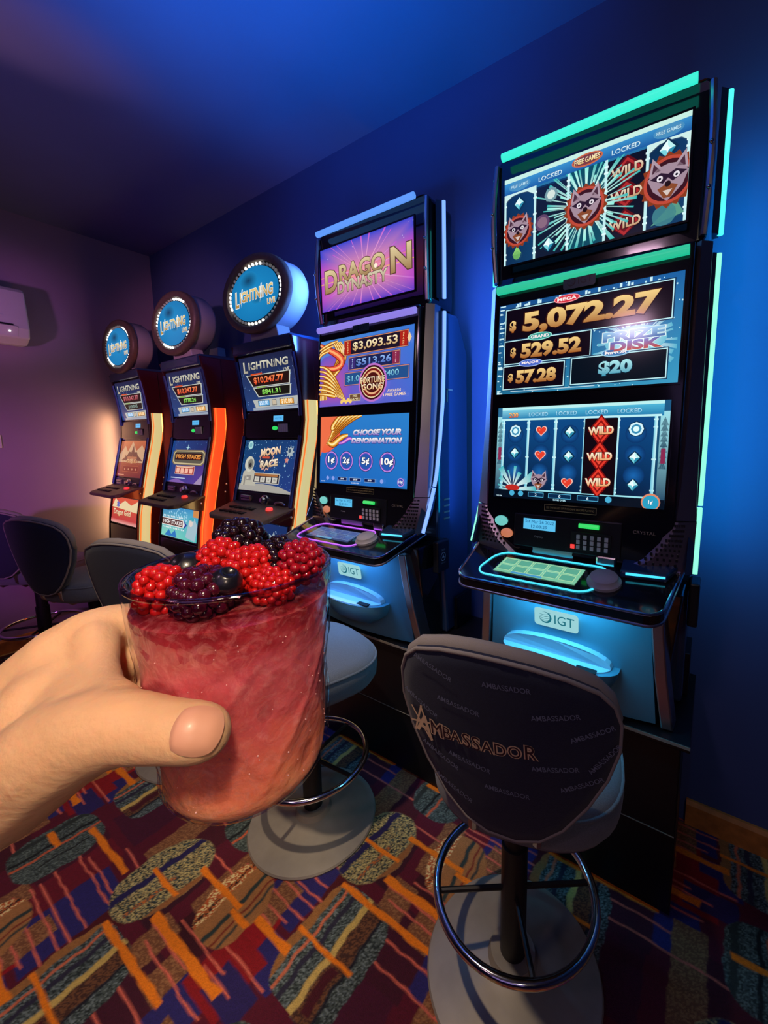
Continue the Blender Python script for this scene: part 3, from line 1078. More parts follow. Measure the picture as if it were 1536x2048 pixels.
def denom_screen(W, H):
    a = Art(W, H)
    a.grad(0, 0, W, H, '#1c62b8', '#2070c4', '#2c80cc', '#2c7ccc')
    a.layer().circ(W * .05, H * .8, W * .2, '#f08050', 20, edge='#f05c3c')
    a.layer()
    a.poly([(0, H), (0, H * .4), (W * .08, H * .7), (W * .3, H)], '#f07048')
    a.layer()
    for s in range(6):
        dragon_curve(a, bez([(W * (.5 - .05 * s), H * 1.0), (W * (.35 - .03 * s), H * .95), (W * (.25 - .03 * s), H * (.85 - .02 * s)), (W * (.08 + .02 * s), H * (.58 + .05 * s))], 8), W * .026, GOLD)
    dragon_curve(a, bez([(W * .1, H * .62), (W * .2, H * .5), (W * .2, H * .7), (W * .35, H * .72)], 8), W * .035, GOLD)
    dragon_curve(a, bez([(W * .24, H * .6), (W * .34, H * .6), (W * .36, H * .75), (W * .42, H * .62)], 8), W * .02, [(1, '#5038a0'), (.7, '#a858d0'), (.3, '#f0a0e0')])
    g = dict(col='#6c4cb8', col2='#ffffff', bold=.06, shear=.25, outline='#241c54', ow=.03)
    a.text('CHOOSE YOUR', W * .67, H * .755, w=W * .52, h=H * .085, **g)
    a.text('DENOMINATION', W * .665, H * .64, w=W * .55, h=H * .085, **g)
    for x, s in ((.155, '1¢'), (.34, '2¢'), (.565, '5¢'), (.80, '10¢')):
        a.layer()
        for q, c in ((1.12, '#14306c'), (1.05, '#c888e0'), (.93, '#5848b8'), (.84, '#2458b0')):
            a.circ(W * x, H * .345, H * .128 * q, c, 24)
            a.layer()
        a.text(s, W * x, H * .345, w=W * (.085 if len(s) == 2 else .125), h=H * .115, col='#ffffff', bold=.03, outline='#101c48', ow=.05)
    a.layer()
    for x, w, s in ((.30, .11, '$0.00'), (.455, .13, '$37.00'), (.62, .12, '$0.50')):
        a.frame(W * (x - w / 2), H * .055, W * (x + w / 2), H * .105, .0012, '#9cc4f0', '#101c50')
        a.layer().text(s, W * x, H * .08, h=H * .026, col='#f0f4ff', bold=.03)
        a.layer()
    for x in (.12, .19, .75):
        a.circ(W * x, H * .08, W * .018, '#8ca0e8', 12)
    a.text('GAME OVER', W * .455, H * .03, h=H * .02, col='#d8e8ff', bold=.02)
    a.text('12:03 PM', W * .06, H * .03, h=H * .016, col='#d8e8ff', bold=.02)
    a.circ(W * .945, H * .085, W * .034, '#c890e0', 14)
    a.layer().circ(W * .945, H * .085, W * .028, '#3c4cb0', 14)
    a.layer().text('10¢', W * .945, H * .085, w=W * .04, col='#ffffff', bold=.03)
    return a


def note_plate(s):
    a = Art(.166, .022)
    a.rect(0, 0, .166, .022, '#c8b888').layer().rect(.0015, .0015, .1645, .0205, '#0c0a0c')
    a.layer().text(s, .083, .011, w=.152, h=.0065, col='#c0ad78')
    return a


def badge_art(W, H, lit):
    a = Art(W, H)
    a.poly([(p[0] + W / 2, p[1] + H / 2) for p in rrect(W, H, H * .18)], '#9fd8dc' if lit else '#2c4a58')
    a.layer()
    c = '#0f6a78' if lit else '#08141c'
    bg = '#9fd8dc' if lit else '#2c4a58'
    a.circ(W * .26, H * .5, H * .32, c, 22)
    a.layer().circ(W * .24, H * .53, H * .27, bg, 22)
    a.layer()
    for k in range(4):
        a.poly(bez([(W * .12, H * (.36 + .1 * k)), (W * .26, H * (.26 + .1 * k)), (W * .37, H * (.4 + .12 * k))], 6) + bez([(W * .37, H * (.43 + .12 * k)), (W * .26, H * (.285 + .1 * k)), (W * .12, H * (.38 + .1 * k))], 6), c)
    a.text('IGT', W * .69, H * .5, w=W * .44, h=H * .5, col=c)
    return a


def triple_screen_machine(xc, label, top, mid, low, C, touch, blue):
    t = thing('slot_machine', label, 'slot machine', (xc, YF, Z0), 0, 'wide triple screen slot machines')
    OFF = (0, YF, Z0)
    P = lambda name, mb, m, **k: obj(name, mb, m, t, OFF, **k)
    # rear cabinet and lower cabinet
    P('cabinet', MB().prism_x([(1.43, 1.08), (1.44, 1.66), (1.455, 2.02), (1.60, 2.03), (1.68, 1.88), (1.70, Z0 + .003), (1.50, Z0 + .003), (1.47, 1.0)], -.338, .338), K['navyg'], bevel=.012)
    a = [(1.31, 1.06), (1.62, 1.06), (1.60, Z0 + .002), (1.38, Z0 + .002), (1.33, .80)]
    m = MB()
    m.loft([[(s * w, y, z) for (y, z, w) in ((1.29, 1.06, .33), (1.62, 1.06, .335), (1.60, Z0 + .002, .325), (1.40, Z0 + .002, .30), (1.36, .80, .305))] for s in (-1, 1)])
    P('lower_cabinet', m, K['gloss'], bevel=.006)
    P('rear_box', MB().box(-.348, .352, 1.56, 1.70, Z0 + .002, .77), K['lam'], bevel=.003)
    # main door with two screens, rounded at its foot
    yd = lambda x, z: 1.300 + (z - 1.12) * .0785
    pts = [(.297, 2.03), (-.297, 2.03), (-.297, 1.30)]
    for k in range(9):
        q = math.pi + math.pi / 2 * k / 8
        pts.append((-.197 + .10 * math.cos(q), 1.22 + .10 * math.sin(q)))
    for k in range(9):
        q = 1.5 * math.pi + math.pi / 2 * k / 8
        pts.append((.197 + .10 * math.cos(q), 1.22 + .10 * math.sin(q)))
    pts.append((.297, 1.30))
    P('door', MB().prism_y(pts, yd, 1.46), K['gloss'], bevel=.006)
    # chrome pillars that flare into speaker grilles
    for s in (-1, 1):
        rings = []
        for (z, xi, xo, yf, yb) in ((2.035, .298, .336, 1.395, 1.46), (1.8, .297, .336, 1.375, 1.45), (1.55, .296, .338, 1.352, 1.43), (1.36, .292, .342, 1.330, 1.42), (1.265, .286, .345, 1.318, 1.40)):
            rings.append([(s * xi, yf + .012, z), (s * (xi + .012), yf, z), (s * xo, yf + .025, z), (s * xo, yb, z), (s * xi, yb, z)])
        P('side_trim', MB().loft(rings), K['dchrome'], smooth=True)
        rings = []
        for (z, xi, xo, yf, yb) in ((1.262, .284, .347, 1.312, 1.40), (1.20, .262, .345, 1.298, 1.38), (1.15, .222, .335, 1.285, 1.36), (1.11, .165, .32, 1.275, 1.35)):
            rings.append([(s * xi, yf + .006, z), (s * (xi + .02), yf, z), (s * xo, yf + .03, z), (s * xo, yb, z), (s * xi, yb, z)])
        g = P('speaker_grille', MB().loft(rings), K['dchrome'], smooth=True)
        h = MB()
        for r in range(9):
            z = 1.252 - .014 * r
            f = r / 9
            x0 = .285 - .10 * f ** 1.5
            for c in range(6):
                x = x0 + .012 + (.33 - x0 - .02) * c / 6
                y = 1.306 - .030 * f + (.028 * (x - x0) / (.34 - x0))
                h.box(s * x - .0028, s * x + .0028, y - .004, y + .004, z - .0035, z + .0035)
        obj('grille_hole', h, K['slot'], g, OFF, kind='stuff')
    # top box
    P('top_box', MB().prism_y(rrect(.64, .42, .03, 5, 0, 2.24), lambda x, z: 1.378 + .12 * abs(x) ** 3 * 9, 1.58), K['gloss'], bevel=.01)
    for s in (-1, 1):
        P('box_edge', MB().tube([(s * .312, 1.402, 2.05), (s * .317, 1.392, 2.15), (s * .319, 1.388, 2.24), (s * .317, 1.392, 2.33), (s * .312, 1.402, 2.43)], .009, 8), K['dchrome'], smooth=True)
        for z in (2.16, 2.27):
            P('fastener', MB().ball((s * .318, 1.378, z), .006, 8), K['chrome'], smooth=True)
    # screens: a dark bezel lip and the lit picture
    for nm, (z0, z1, w, y0, y1), art in (('screen', (2.088, 2.36, .540, 1.3765, 1.3765), top), ('screen', (1.652, 1.955, .556, 1.300 + .532 * .0785, 1.300 + .835 * .0785), mid), ('screen', (1.296, 1.605, .532, 1.300 + .176 * .0785, 1.300 + .485 * .0785), low)):
        H = math.hypot(z1 - z0, y1 - y0)
        A = art(w, H)
        sc = A.build(nm, K['screen'], t, face_frame(-w / 2, y0 - .0012, z0, y1 - .0012, z1), OFF)
        lip = MB()
        q = .006
        for (x0, x1, za, zb) in ((-w / 2 - q, w / 2 + q, z1, z1 + q), (-w / 2 - q, w / 2 + q, z0 - q, z0), (-w / 2 - q, -w / 2, z0, z1), (w / 2, w / 2 + q, z0, z1)):
            yy = lambda z: y0 + (y1 - y0) * (z - z0) / (z1 - z0)
            lip.prism_y([(x0, za), (x1, za), (x1, zb), (x0, zb)], lambda x, z: yy(z) - .004, lambda x, z: yy(z) + .004)
        obj('bezel', lip, K['gloss'], sc, OFF)
    # light bars
    P('light_bar', MB().tube([(-.278, 1.368, 2.43), (.278, 1.368, 2.43)], .0125, 10), K[C[0]], smooth=True, label='long glowing bar above the top screen')
    P('light_bar', MB().tube([(-.285, 1.36, 2.005), (.285, 1.36, 2.005)], .014, 10), K[C[1]], smooth=True, label='long glowing bar under the top screen')
    # vertical side lights
    up = [(1.466, 2.43), (1.468, 2.24), (1.468, 2.065)]
    lo = [(1.468, 2.015), (1.464, 1.85), (1.453, 1.66), (1.428, 1.49), (1.401, 1.351), (1.385, 1.305)]
    lo2 = [(1.383, 1.298), (1.363, 1.251), (1.335, 1.19), (1.302, 1.125)]
    for s in (-1, 1):
        for pth, c in ((up, C[2]), (lo, C[3]), (lo2, C[3])):
            P('side_light', MB().tube([(s * .350, y, z) for y, z in pth], .008, 8), K[c], smooth=True)
            P('light_channel', MB().loft([[(s * .330, y - .028, z), (s * .346, y - .012, z), (s * .346, y + .018, z), (s * .330, y + .02, z)] for y, z in pth]), K['navyg'])
    for sd in (-1, 1):
        g = bpy.data.lights.new('side_glow', 'AREA')
        g.shape = 'RECTANGLE'
        g.size, g.size_y = .02, (.5 if blue and sd < 0 else 1.2)
        g.energy = 4.8 if sd > 0 else (2.6 if blue else 1.0)
        g.color = (.08, .25, 1.0) if blue else (.0, .52, 1.0)
        go = bpy.data.objects.new('side_glow', g)
        COL.objects.link(go)
        go.parent = t
        go.location = (sd * .362, (1.40 if blue and sd < 0 else 1.49) - YF, (2.2 if blue and sd < 0 else 1.75) - Z0)
        go.rotation_euler = (math.radians(90), 0, math.radians(90 if blue and sd < 0 else -sd * 45))  # throws its light back on the wall
    # maker plates
    badge_art(.098, .042, False).build('badge', K['print'], t, face_frame(-.055, 1.352, 1.962, 1.352, 2.004), OFF)
    # control strip under the lower screen
    note_plate('SEE THE RULES OF THIS GAME BEFORE PLAYING').build('notice', K['print'], t, face_frame(-.083, 1.3095, 1.262, 1.311, 1.284), OFF)
    P('player_panel', MB().prism_y([(-.185, 1.135), (.16, 1.135), (.16, 1.245), (-.185, 1.245)], lambda x, z: yd(x, z) - .006, 1.33), K['black'], bevel=.003)
    d = Art(.11, .036)
    d.rect(0, 0, .11, .036, '#5cc0f0').layer().text('Sat Mar 26 2022', .055, .0265, w=.098, h=.010, col='#0c4c80').text('12:03:29', .055, .0105, w=.055, h=.010, col='#0c4c80')
    d.build('display', K['screen'], t, face_frame(-.15, 1.2975, 1.196, 1.3000, 1.232), OFF)
    P('card_slot', MB().tube([(.035, 1.297, 1.226), (.095, 1.297, 1.226)], .0075, 8), K['green_led'], smooth=True, label='glowing green card slot')
    kp = P('keypad', MB().box(.012, .132, 1.2925, 1.30, 1.146, 1.206), K['slot'])
    for c in range(5):
        for r in range(3):
            obj('key', MB().box(.03 + .021 * c, .041 + .021 * c, 1.2885, 1.294, 1.152 + .0165 * r, 1.165 + .0165 * r), K['grey'], kp, OFF, bevel=.001)
    obj('key', MB().box(.012, .025, 1.2885, 1.294, 1.152, 1.165), K['redbtn'], kp, OFF, bevel=.001, label='red key')
    lg = Art(.03, .01)
    lg.text('Odyssey', .015, .005, w=.03, h=.008, col='#b8b8c0')
    lg.build('lettering', K['print'], t, face_frame(-.11, 1.2945, 1.168, 1.2953, 1.178), OFF)
    lg = Art(.06, .012)
    lg.text('CRYSTAL', .03, .006, w=.06, h=.009, col='#a89c88')
    lg.build('lettering', K['print'], t, face_frame(.19, 1.302, 1.218, 1.3032, 1.23), OFF)
    P('lit_button', MB().lathe([(.024, 0), (.024, .006), (.018, .01), (.0, .012)], 16, sx=1, sy=.75).xform(Matrix.Translation((-.235, 1.307, 1.213)) @ Matrix.Rotation(math.radians(90), 4, 'X')), K['aqua'], smooth=True)
    P('lit_button', MB().lathe([(.022, 0), (.022, .006), (.016, .01), (.0, .012)], 16, sx=1, sy=.75).xform(Matrix.Translation((-.212, 1.304, 1.172)) @ Matrix.Rotation(math.radians(90), 4, 'X')), K['amber'], smooth=True, label='amber lit button')
    # button deck: sloping slab with a chrome edge
    zt = lambda x, y: 1.057 + (y - 1.105) * .30
    deck = [(-.262, 1.105), (.252, 1.105)]
    for k in range(5):
        q = -math.pi / 2 + math.pi / 2 * (k + 1) / 5
        deck.append((.252 + .045 * math.cos(q), 1.15 + .045 * math.sin(q)))
    deck += [(.325, 1.36), (-.335, 1.36)]
    for k in range(5):
        q = math.pi + math.pi / 2 * k / 5
        deck.append((-.262 + .045 * math.cos(q), 1.15 + .045 * math.sin(q)))
    dk = P('button_deck', MB().prism_z(deck, lambda x, y: zt(x, y) - .034, zt), K['gloss'], bevel=.004)
    rimpts = [(x, y, zt(x, y) + .001) for x, y in deck[-6:] + deck[:9]]
    obj('edge', MB().tube(rimpts, .0045, 8), K['chrome'], dk, OFF, smooth=True)
    low_e = [(x, y, zt(x, y) - .030) for x, y in deck[-6:] + deck[:9]]
    obj('edge', MB().tube(low_e, .004, 8), K['dchrome'], dk, OFF, smooth=True)
    # neon loop and touch panel set in the deck
    loop = [(p[0] - .055, p[1]) for p in rrect(.37, .135, .045, 6, 0, 1.208)]
    loop = [(x + .25 * (y - 1.208), y) for x, y in loop]
    P('neon_loop', MB().tube([(x, y, zt(x, y) + .002) for x, y in loop], .0028, 8, closed=True), K['violet_led' if blue else 'cyan_led'], smooth=True)
    pan = Art(.26, .085)
    pan.rect(0, 0, .26, .085, touch[0])
    pan.layer()
    for r in range(2):
        for c in range(5):
            pan.frame(.006 + .05 * c, .012 + .036 * r, .050 + .05 * c, .043 + .036 * r, .0015, touch[1], touch[2])
    pan.layer().rect(.06, .0, .16, .010, '#4898c8')
    fm = Matrix(((1, 0.12, 0, 0), (0, .958, -.287, 0), (0, .287, .958, 0), (0, 0, 0, 1)))
    fm.translation = Vector((-.198, 1.166, zt(0, 1.166) + .002))
    pan.build('touch_panel', K['screen'], t, fm, OFF)
    b = P('play_button', MB().lathe([(.047, 0), (.047, .008), (.040, .014), (.038, .022), (.03, .027), (0, .029)], 24).xform(Matrix.Translation((.135, 1.205, zt(0, 1.205))) @ Matrix.Rotation(math.radians(16.7), 4, 'X')), K['rim'], smooth=True)
    P('acceptor', MB().box(-.12, .02, 1.30, 1.335, 1.108, 1.15), K['dchrome'], bevel=.006)
    P('acceptor', MB().box(.09, .15, 1.29, 1.335, 1.105, 1.14), K['chrome'], bevel=.006)
    P('ticket_mouth', MB().prism_z([(.17, 1.24), (.29, 1.25), (.32, 1.33), (.165, 1.33)], lambda x, y: zt(x, y), lambda x, y: zt(x, y) + .022), K['navyg'], bevel=.006)
    P('ticket_light', MB().tube([(.185, 1.242, zt(0, 1.242) + .014), (.285, 1.252, zt(0, 1.252) + .014)], .004, 8), K['cyan_led'])
    P('deck_rail', MB().box(-.22, .20, 1.335, 1.352, 1.118, 1.150), K['dchrome'], bevel=.004)
    # lower front panel between two chrome legs
    rows = []
    for k in range(7):
        f = k / 6
        z = 1.03 - f * (1.03 - Z0 - .012)
        w = .248 + .030 * f
        y = 1.275 + .055 * f
        rows.append([(-w + 2 * w * j / 10, y - .03 * (1 - (2 * j / 10 - 1) ** 2), z) for j in range(11)] + [(w, 1.40, z), (-w, 1.40, z)])
    P('lower_panel', MB().loft(rows), K['tealpanel'], smooth=True)
    for s in (-1, 1):
        rings = []
        for (z, x, y) in ((1.03, .250, 1.262), (.92, .258, 1.272), (.80, .270, 1.288), (.70, .282, 1.308), (Z0 + .004, .292, 1.326)):
            rings.append([(s * x, y, z), (s * (x + .034), y + .004, z), (s * (x + .038), y + .07, z), (s * x, y + .08, z)])
        P('front_leg', MB().loft(rings), K['dchrome'], bevel=.005)
    for x in (-.215, -.02):
        P('lamp_cup', MB().lathe([(.036, 0), (.033, -.012), (.02, -.02), (0, -.022)], 16).xform(Matrix.Translation((x, 1.19, 1.046))), K['gloss'], smooth=True)
    # backlit maker plate
    badge_art(.142, .063, True).build('badge', K['backlit'], t, face_frame(-.083, 1.246, .893, 1.2375, .956), OFF)
    # coin tray: almond shaped bowl under a hooded recess
    al = [(.178 * math.sin(q), math.cos(q)) for q in [math.pi * (-.5 + k / 14) for k in range(15)]]
    front = [(x - .022, 1.262 - .075 * c) for x, c in al]
    back = [(x - .022, 1.262 + .03) for x, c in al[::-1]]
    rings = []
    for (f, z) in ((1.0, .795), (.97, .775), (.80, .735), (.45, .705)):
        rings.append([((x + .022) * (.4 + .6 * f) - .022, 1.262 - .075 * c * f, z) for x, c in al] + [((x + .022) * (.4 + .6 * f) - .022, 1.31, z) for x, c in al[::-1]])
    tr = P('coin_tray', MB().loft(rings), K['tealpanel'], smooth=True)
    obj('tray_lip', MB().prism_z([(x - .022, 1.264 - .074 * c) for x, c in al] + [(x - .022, 1.264 + .012 * c) for x, c in al[::-1]], .7945, .799), K['tray'], tr, OFF)
    hood = [(x - .022, .80 + .055 * c) for x, c in al]
    obj('tray_hood', MB().prism_y(hood + [(.156, .796), (-.2, .796)], lambda x, z: 1.262 - .02 * (1 - ((x + .022) / .19) ** 2) + .0, 1.33), K['tray'], tr, OFF)
    obj('tray_slot', MB().box(.062, .122, 1.205, 1.228, .797, .8025), K['slot'], tr, OFF)
    # card reader box on the flank
    rd = P('reader_box', MB().box(.338, .366, 1.385, 1.475, .935, 1.07), K['black'], bevel=.006)
    st = Art(.05, .075)
    st.text('CANCEL', .025, .066, w=.032, h=.007, col='#a8a8b8')
    st.circ(.025, .036, .019, '#b8b8c4', 18).layer().circ(.025, .036, .016, '#14141c', 18).layer().star(.025, .036, .013, '#b8b8c4', 3, .35)
    st.text('SERVICE', .025, .009, w=.034, h=.006, col='#9090a0')
    sm = Matrix(((0, 0, 1, 0), (1, 0, 0, 0), (0, 1, 0, 0), (0, 0, 0, 1)))
    sm.translation = Vector((.3665, 1.40, .965))
    st.build('sticker', K['print'], rd, sm, OFF)
    sm2 = Matrix(((1, 0, 0, 0), (0, 0, -1, 0), (0, 1, 0, 0), (0, 0, 0, 1)))
    # fittings on the right flank
    P('hinge_bracket', MB().box(.338, .3405, 1.50, 1.545, 1.705, 1.712).box(.338, .3405, 1.50, 1.507, 1.655, 1.71), K['steel'])
    v = MB()
    for k in range(4):
        v.box(.338, .340, 1.475, 1.52, 1.15 + .028 * k, 1.157 + .028 * k)
    P('side_vent', v, K['steel'], label='pale slanted vent slots')
    # under-deck lamp
    P('deck_lamp', MB().box(-.16, .14, 1.20, 1.215, 1.036, 1.043), K['blue_led' if blue else 'cyan_led'], label='light strip under the button deck')
    l = bpy.data.lights.new('deck_glow', 'AREA')
    l.shape = 'RECTANGLE'
    l.size, l.size_y = .36, .03
    l.energy = 1.9
    l.color = (.12, .42, 1.0) if blue else (.10, .62, 1.0)
    lo_ = bpy.data.objects.new('deck_glow', l)
    COL.objects.link(lo_)
    lo_.parent = t
    lo_.location = (-.01, 1.165 - YF, 1.028 - Z0)
    lo_.rotation_euler = (math.radians(12), 0, 0)
    return t


triple_screen_machine(-.372, 'tall slot machine with glowing teal light bars showing $5,072.27', burst_screen, jackpot_screen, reel_screen,
                      ('teal_bar', 'green_bar', 'teal_led', 'lime_led'), ('#7cc4a0', '#c8e8b0', '#5aa890'), False)
triple_screen_machine(-1.298, 'tall slot machine with blue light bars and a pink and purple top screen', dynasty_screen, gong_screen, denom_screen,
                      ('blue_bar', 'violet_bar', 'blue_led', 'blue_led'), ('#3c4a78', '#8498c8', '#4a5c98'), True)


# plinths
def plinth(x0, x1, label, yb=1.0):
    t = thing('plinth', label, 'cabinet stand', ((x0 + x1) / 2, 1.5, 0), 0, 'black plinths under the machines')
    w = (x1 - x0) / 2
    OFF = ((x0 + x1) / 2, 1.5, 0)
    obj('carcass', MB().box(x0 + .02, x1 - .022, 1.325, YW - .004, .002, Z0 - .022), K['lam'], t, OFF, bevel=.002)
    obj('top_board', MB().box(x0, x1, 1.292, YW - .003, Z0 - .022, Z0 - .0005), K['lam'], t, OFF, bevel=.003)
    obj('edge_strip', MB().box(x0, x1, 1.2895, 1.292, Z0 - .010, Z0 - .001), K['steel'], t, OFF)
    n = max(2, round((x1 - x0) / .87))
    for k in range(n):
        a = x0 + .022 + (x1 - x0 - .044) * k / n
        b = x0 + .022 + (x1 - x0 - .044) * (k + 1) / n
        dr = obj('door', MB().box(a + .003, b - .003, 1.314, 1.326, .29, Z0 - .03), K['lam'], t, OFF, bevel=.002)
        obj('edge', MB().box(a + .003, b - .003, 1.312, 1.3145, .288, .2905), K['steel'], dr, OFF)
        obj('kick_panel', MB().box(a + .003, b - .003, 1.318, 1.326, .01, .28), K['lam'], t, OFF, bevel=.002)
    return t


plinth(-1.685, .0, 'black laminate plinth under the two wide slot machines')
plinth(-4.06, -1.70, 'long black laminate plinth under the three narrow slot machines with round signs')

# ---------------------------------------------------------------- narrow slot machines with round signs
PR = [(1.222, .60), (1.222, .70), (1.236, .86), (1.247, .953), (1.285, 1.15), (1.330, 1.35), (1.366, 1.50), (1.381, 1.60), (1.380, 1.72), (1.361, 1.89), (1.333, 2.008)]


def yp(z):
    for (y0, z0), (y1, z1) in zip(PR, PR[1:]):
        if z <= z1:
            return y0 + (y1 - y0) * (z - z0) / (z1 - z0)
    return PR[-1][0]


def logo(a, cx, cy, w, h, col, col2, outl, live=True):
    a.text('L', cx - w * .455, cy - h * .08, h=h * 1.2, w=w * .10, col=col, col2=col2, bold=.03, outline=outl, shear=.1)
    a.text('IGHTNING', cx + w * .05, cy, w=w * .86, h=h * .82, col=col, col2=col2, bold=.03, outline=outl, shear=.1)
    a.layer()
    for x in (-.33, .17):
        a.poly([(cx + w * (x + .02), cy + h * .62), (cx + w * (x - .02), cy - h * .05), (cx + w * (x + .01), cy - h * .02), (cx + w * (x - .03), cy - h * .75), (cx + w * (x + .035), cy + h * .1), (cx + w * (x + .01), cy + h * .08), (cx + w * (x + .05), cy + h * .62)], outl)
    if live:
        a.layer().text('LIVE', cx + w * .42, cy - h * .85, h=h * .4, col=col, col2=col2, bold=.03, outline=outl)


def sign_art(rx, rz):
    a = Art(2 * rx, 2 * rz)
    a.circ(rx, rz, rx, '#1c8cc8', 36, rz, edge='#1478b4')
    a.layer().circ(rx * .8, rz * 1.55, rx * .38, '#10395c', 18, rz * .34, edge='#1a82bc')
    a.circ(rx * 1.15, rz * .75, rx * .28, '#16628e', 18, rz * .15, edge='#1c86c0')
    a.layer()
    logo(a, rx, rz * 1.0, rx * 1.62, rz * .5, '#b08038', '#e8cc88', '#e8f4f8')
    return a


def jackpots(amount1, amount2, dim):
    def f(W, H):
        a = Art(W, H)
        a.grad(0, 0, W, H, '#24447c', '#2c3c7c', '#1c2040', '#202648')
        a.layer().dots(0, 0, W, H * .75, 70, .0025, '#7ca8d8', 4)
        a.layer()
        logo(a, W * .5, H * .83, W * .86, H * .17, '#a8a08c', '#d8d4c0', '#28304c')
        a.layer()

        def trap(x0, x1, z0, z1, q, fill):
            a.poly([(W * x0, H * z1), (W * (x0 + q), H * z0), (W * (x1 - q * .4), H * z0), (W * x1, H * z1)], '#c8ccc0')
            a.layer()
            e = .014
            a.poly([(W * (x0 + e * 1.6), H * (z1 - e)), (W * (x0 + q + e), H * (z0 + e)), (W * (x1 - q * .4 - e), H * (z0 + e)), (W * (x1 - e * 1.6), H * (z1 - e))], fill)
            a.layer()
        trap(.10, .93, .44, .67, .10, '#24120e')
        a.text(amount1, W * .52, H * .555, w=W * .56, h=H * .13, col='#e84018' if not dim else '#b04048', col2='#ff9058' if not dim else '#d88088', bold=.03, outline='#501008')
        a.rect(W * .2, H * .66, W * .42, H * .69, '#d85020')
        a.layer()
        trap(.20, .91, .25, .43, .08, '#18160e')
        a.text(amount2, W * .54, H * .335, w=W * .34, h=H * .1, col='#58b030' if not dim else '#68807c', col2='#a8f070' if not dim else '#98b0a8', bold=.03, outline='#143008')
        a.rect(W * .28, H * .42, W * .45, H * .445, '#80a838')
        a.layer()
        a.poly([(W * .16, H * .2), (W * 1.0, H * .22), (W * .97, H * .06), (W * .2, H * .05)], '#b4b8b4')
        a.rect(W * .14, H * .0, W * 1.0, H * .05, '#98a4b4')
        a.layer()
        for x0, x1, c in ((.26, .48, '#58a4d8'), (.53, .61, '#c8b8a0'), (.67, .92, '#e09838')):
            a.frame(W * x0, H * .08, W * x1, H * .185, .0022, '#20202c', c)
            a.layer()
        a.text('$50.00', W * .37, H * .132, w=W * .17, col='#dff0ff', bold=.02)
        a.text('$10.00', W * .795, H * .132, w=W * .19, col='#fff0c8', bold=.02)
        return a
    return f


def space_screen(W, H):
    a = Art(W, H)
    a.grad(0, 0, W, H, '#16447c', '#243a80', '#1a3c74', '#14406c')
    a.layer().dots(0, 0, W, H, 170, .0024, '#9cd0f0', 11)
    a.layer()
    a.poly([(0, 0), (W, 0), (W, H * .03), (W * .75, H * .12), (W * .45, H * .15), (0, H * .12)], '#a8a49c')
    a.rect(0, 0, W, H * .03, '#8c8a88')
    a.circ(W * .12, H * .9, H * .085, '#a8d8d8', 18)
    a.layer().circ(W * .12, H * .9, H * .05, '#7cb4bc', 8)
    a.layer()
    # astronaut
    a.poly([(W * .03, H * .1), (W * .05, H * .36), (W * .16, H * .46), (W * .28, H * .38), (W * .32, H * .1)], '#b8b4a4')
    a.circ(W * .15, H * .52, H * .155, '#c8c8b8', 20)
    a.layer().circ(W * .17, H * .52, H * .105, '#5c5c58', 18, edge='#8c8c80')
    a.rect(W * .12, H * .2, W * .22, H * .3, '#8c8880')
    a.rect(W * .08, H * .1, W * .11, H * .28, '#8c8880')
    a.layer().circ(W * .17, H * .5, H * .045, '#2c2c30', 10)
    a.rect(W * .13, H * .22, W * .17, H * .26, '#c8c4b4')
    # rocket dog-like creature at the right: plain puff with scarf
    a.star(W * .87, H * .78, H * .12, '#a8b4b8', 8, .6)
    a.layer().circ(W * .86, H * .80, H * .04, '#3c5068', 10)
    a.star(W * .83, H * .62, H * .07, '#d08478', 5, .5)
    a.circ(W * .81, H * .52, H * .025, '#b8dce0', 10)
    a.layer()
    a.star(W * .46, H * .63, H * .24, '#e0a890', 14, .78)
    a.layer().star(W * .46, H * .63, H * .21, '#20304c', 14, .8)
    a.text('MOON', W * .52, H * .78, w=W * .36, h=H * .15, col='#d8a478', col2='#ffe8c8', bold=.05, outline='#402818', rot=.12)
    a.text('RACE', W * .52, H * .55, w=W * .32, h=H * .14, col='#c8a880', col2='#fff0d8', bold=.05, outline='#402818', rot=.1)
    a.rect(W * .38, H * .64, W * .52, H * .68, '#c85038')
    a.layer()
    a.frame(W * .27, H * .16, W * .75, H * .36, .004, '#c8c4b8', '#1c1a2c')
    a.layer().rect(W * .29, H * .3, W * .72, H * .345, '#a86c3c')
    for k in range(4):
        a.rect(W * (.295 + .11 * k), H * .185, W * (.385 + .11 * k), H * .285, '#c8c4b8')
    a.layer()
    for k, s in enumerate(('1¢', '2¢', '5¢', '10¢')):
        a.text(s, W * (.34 + .11 * k), H * .235, h=H * .05, col='#403c3c')
    return a


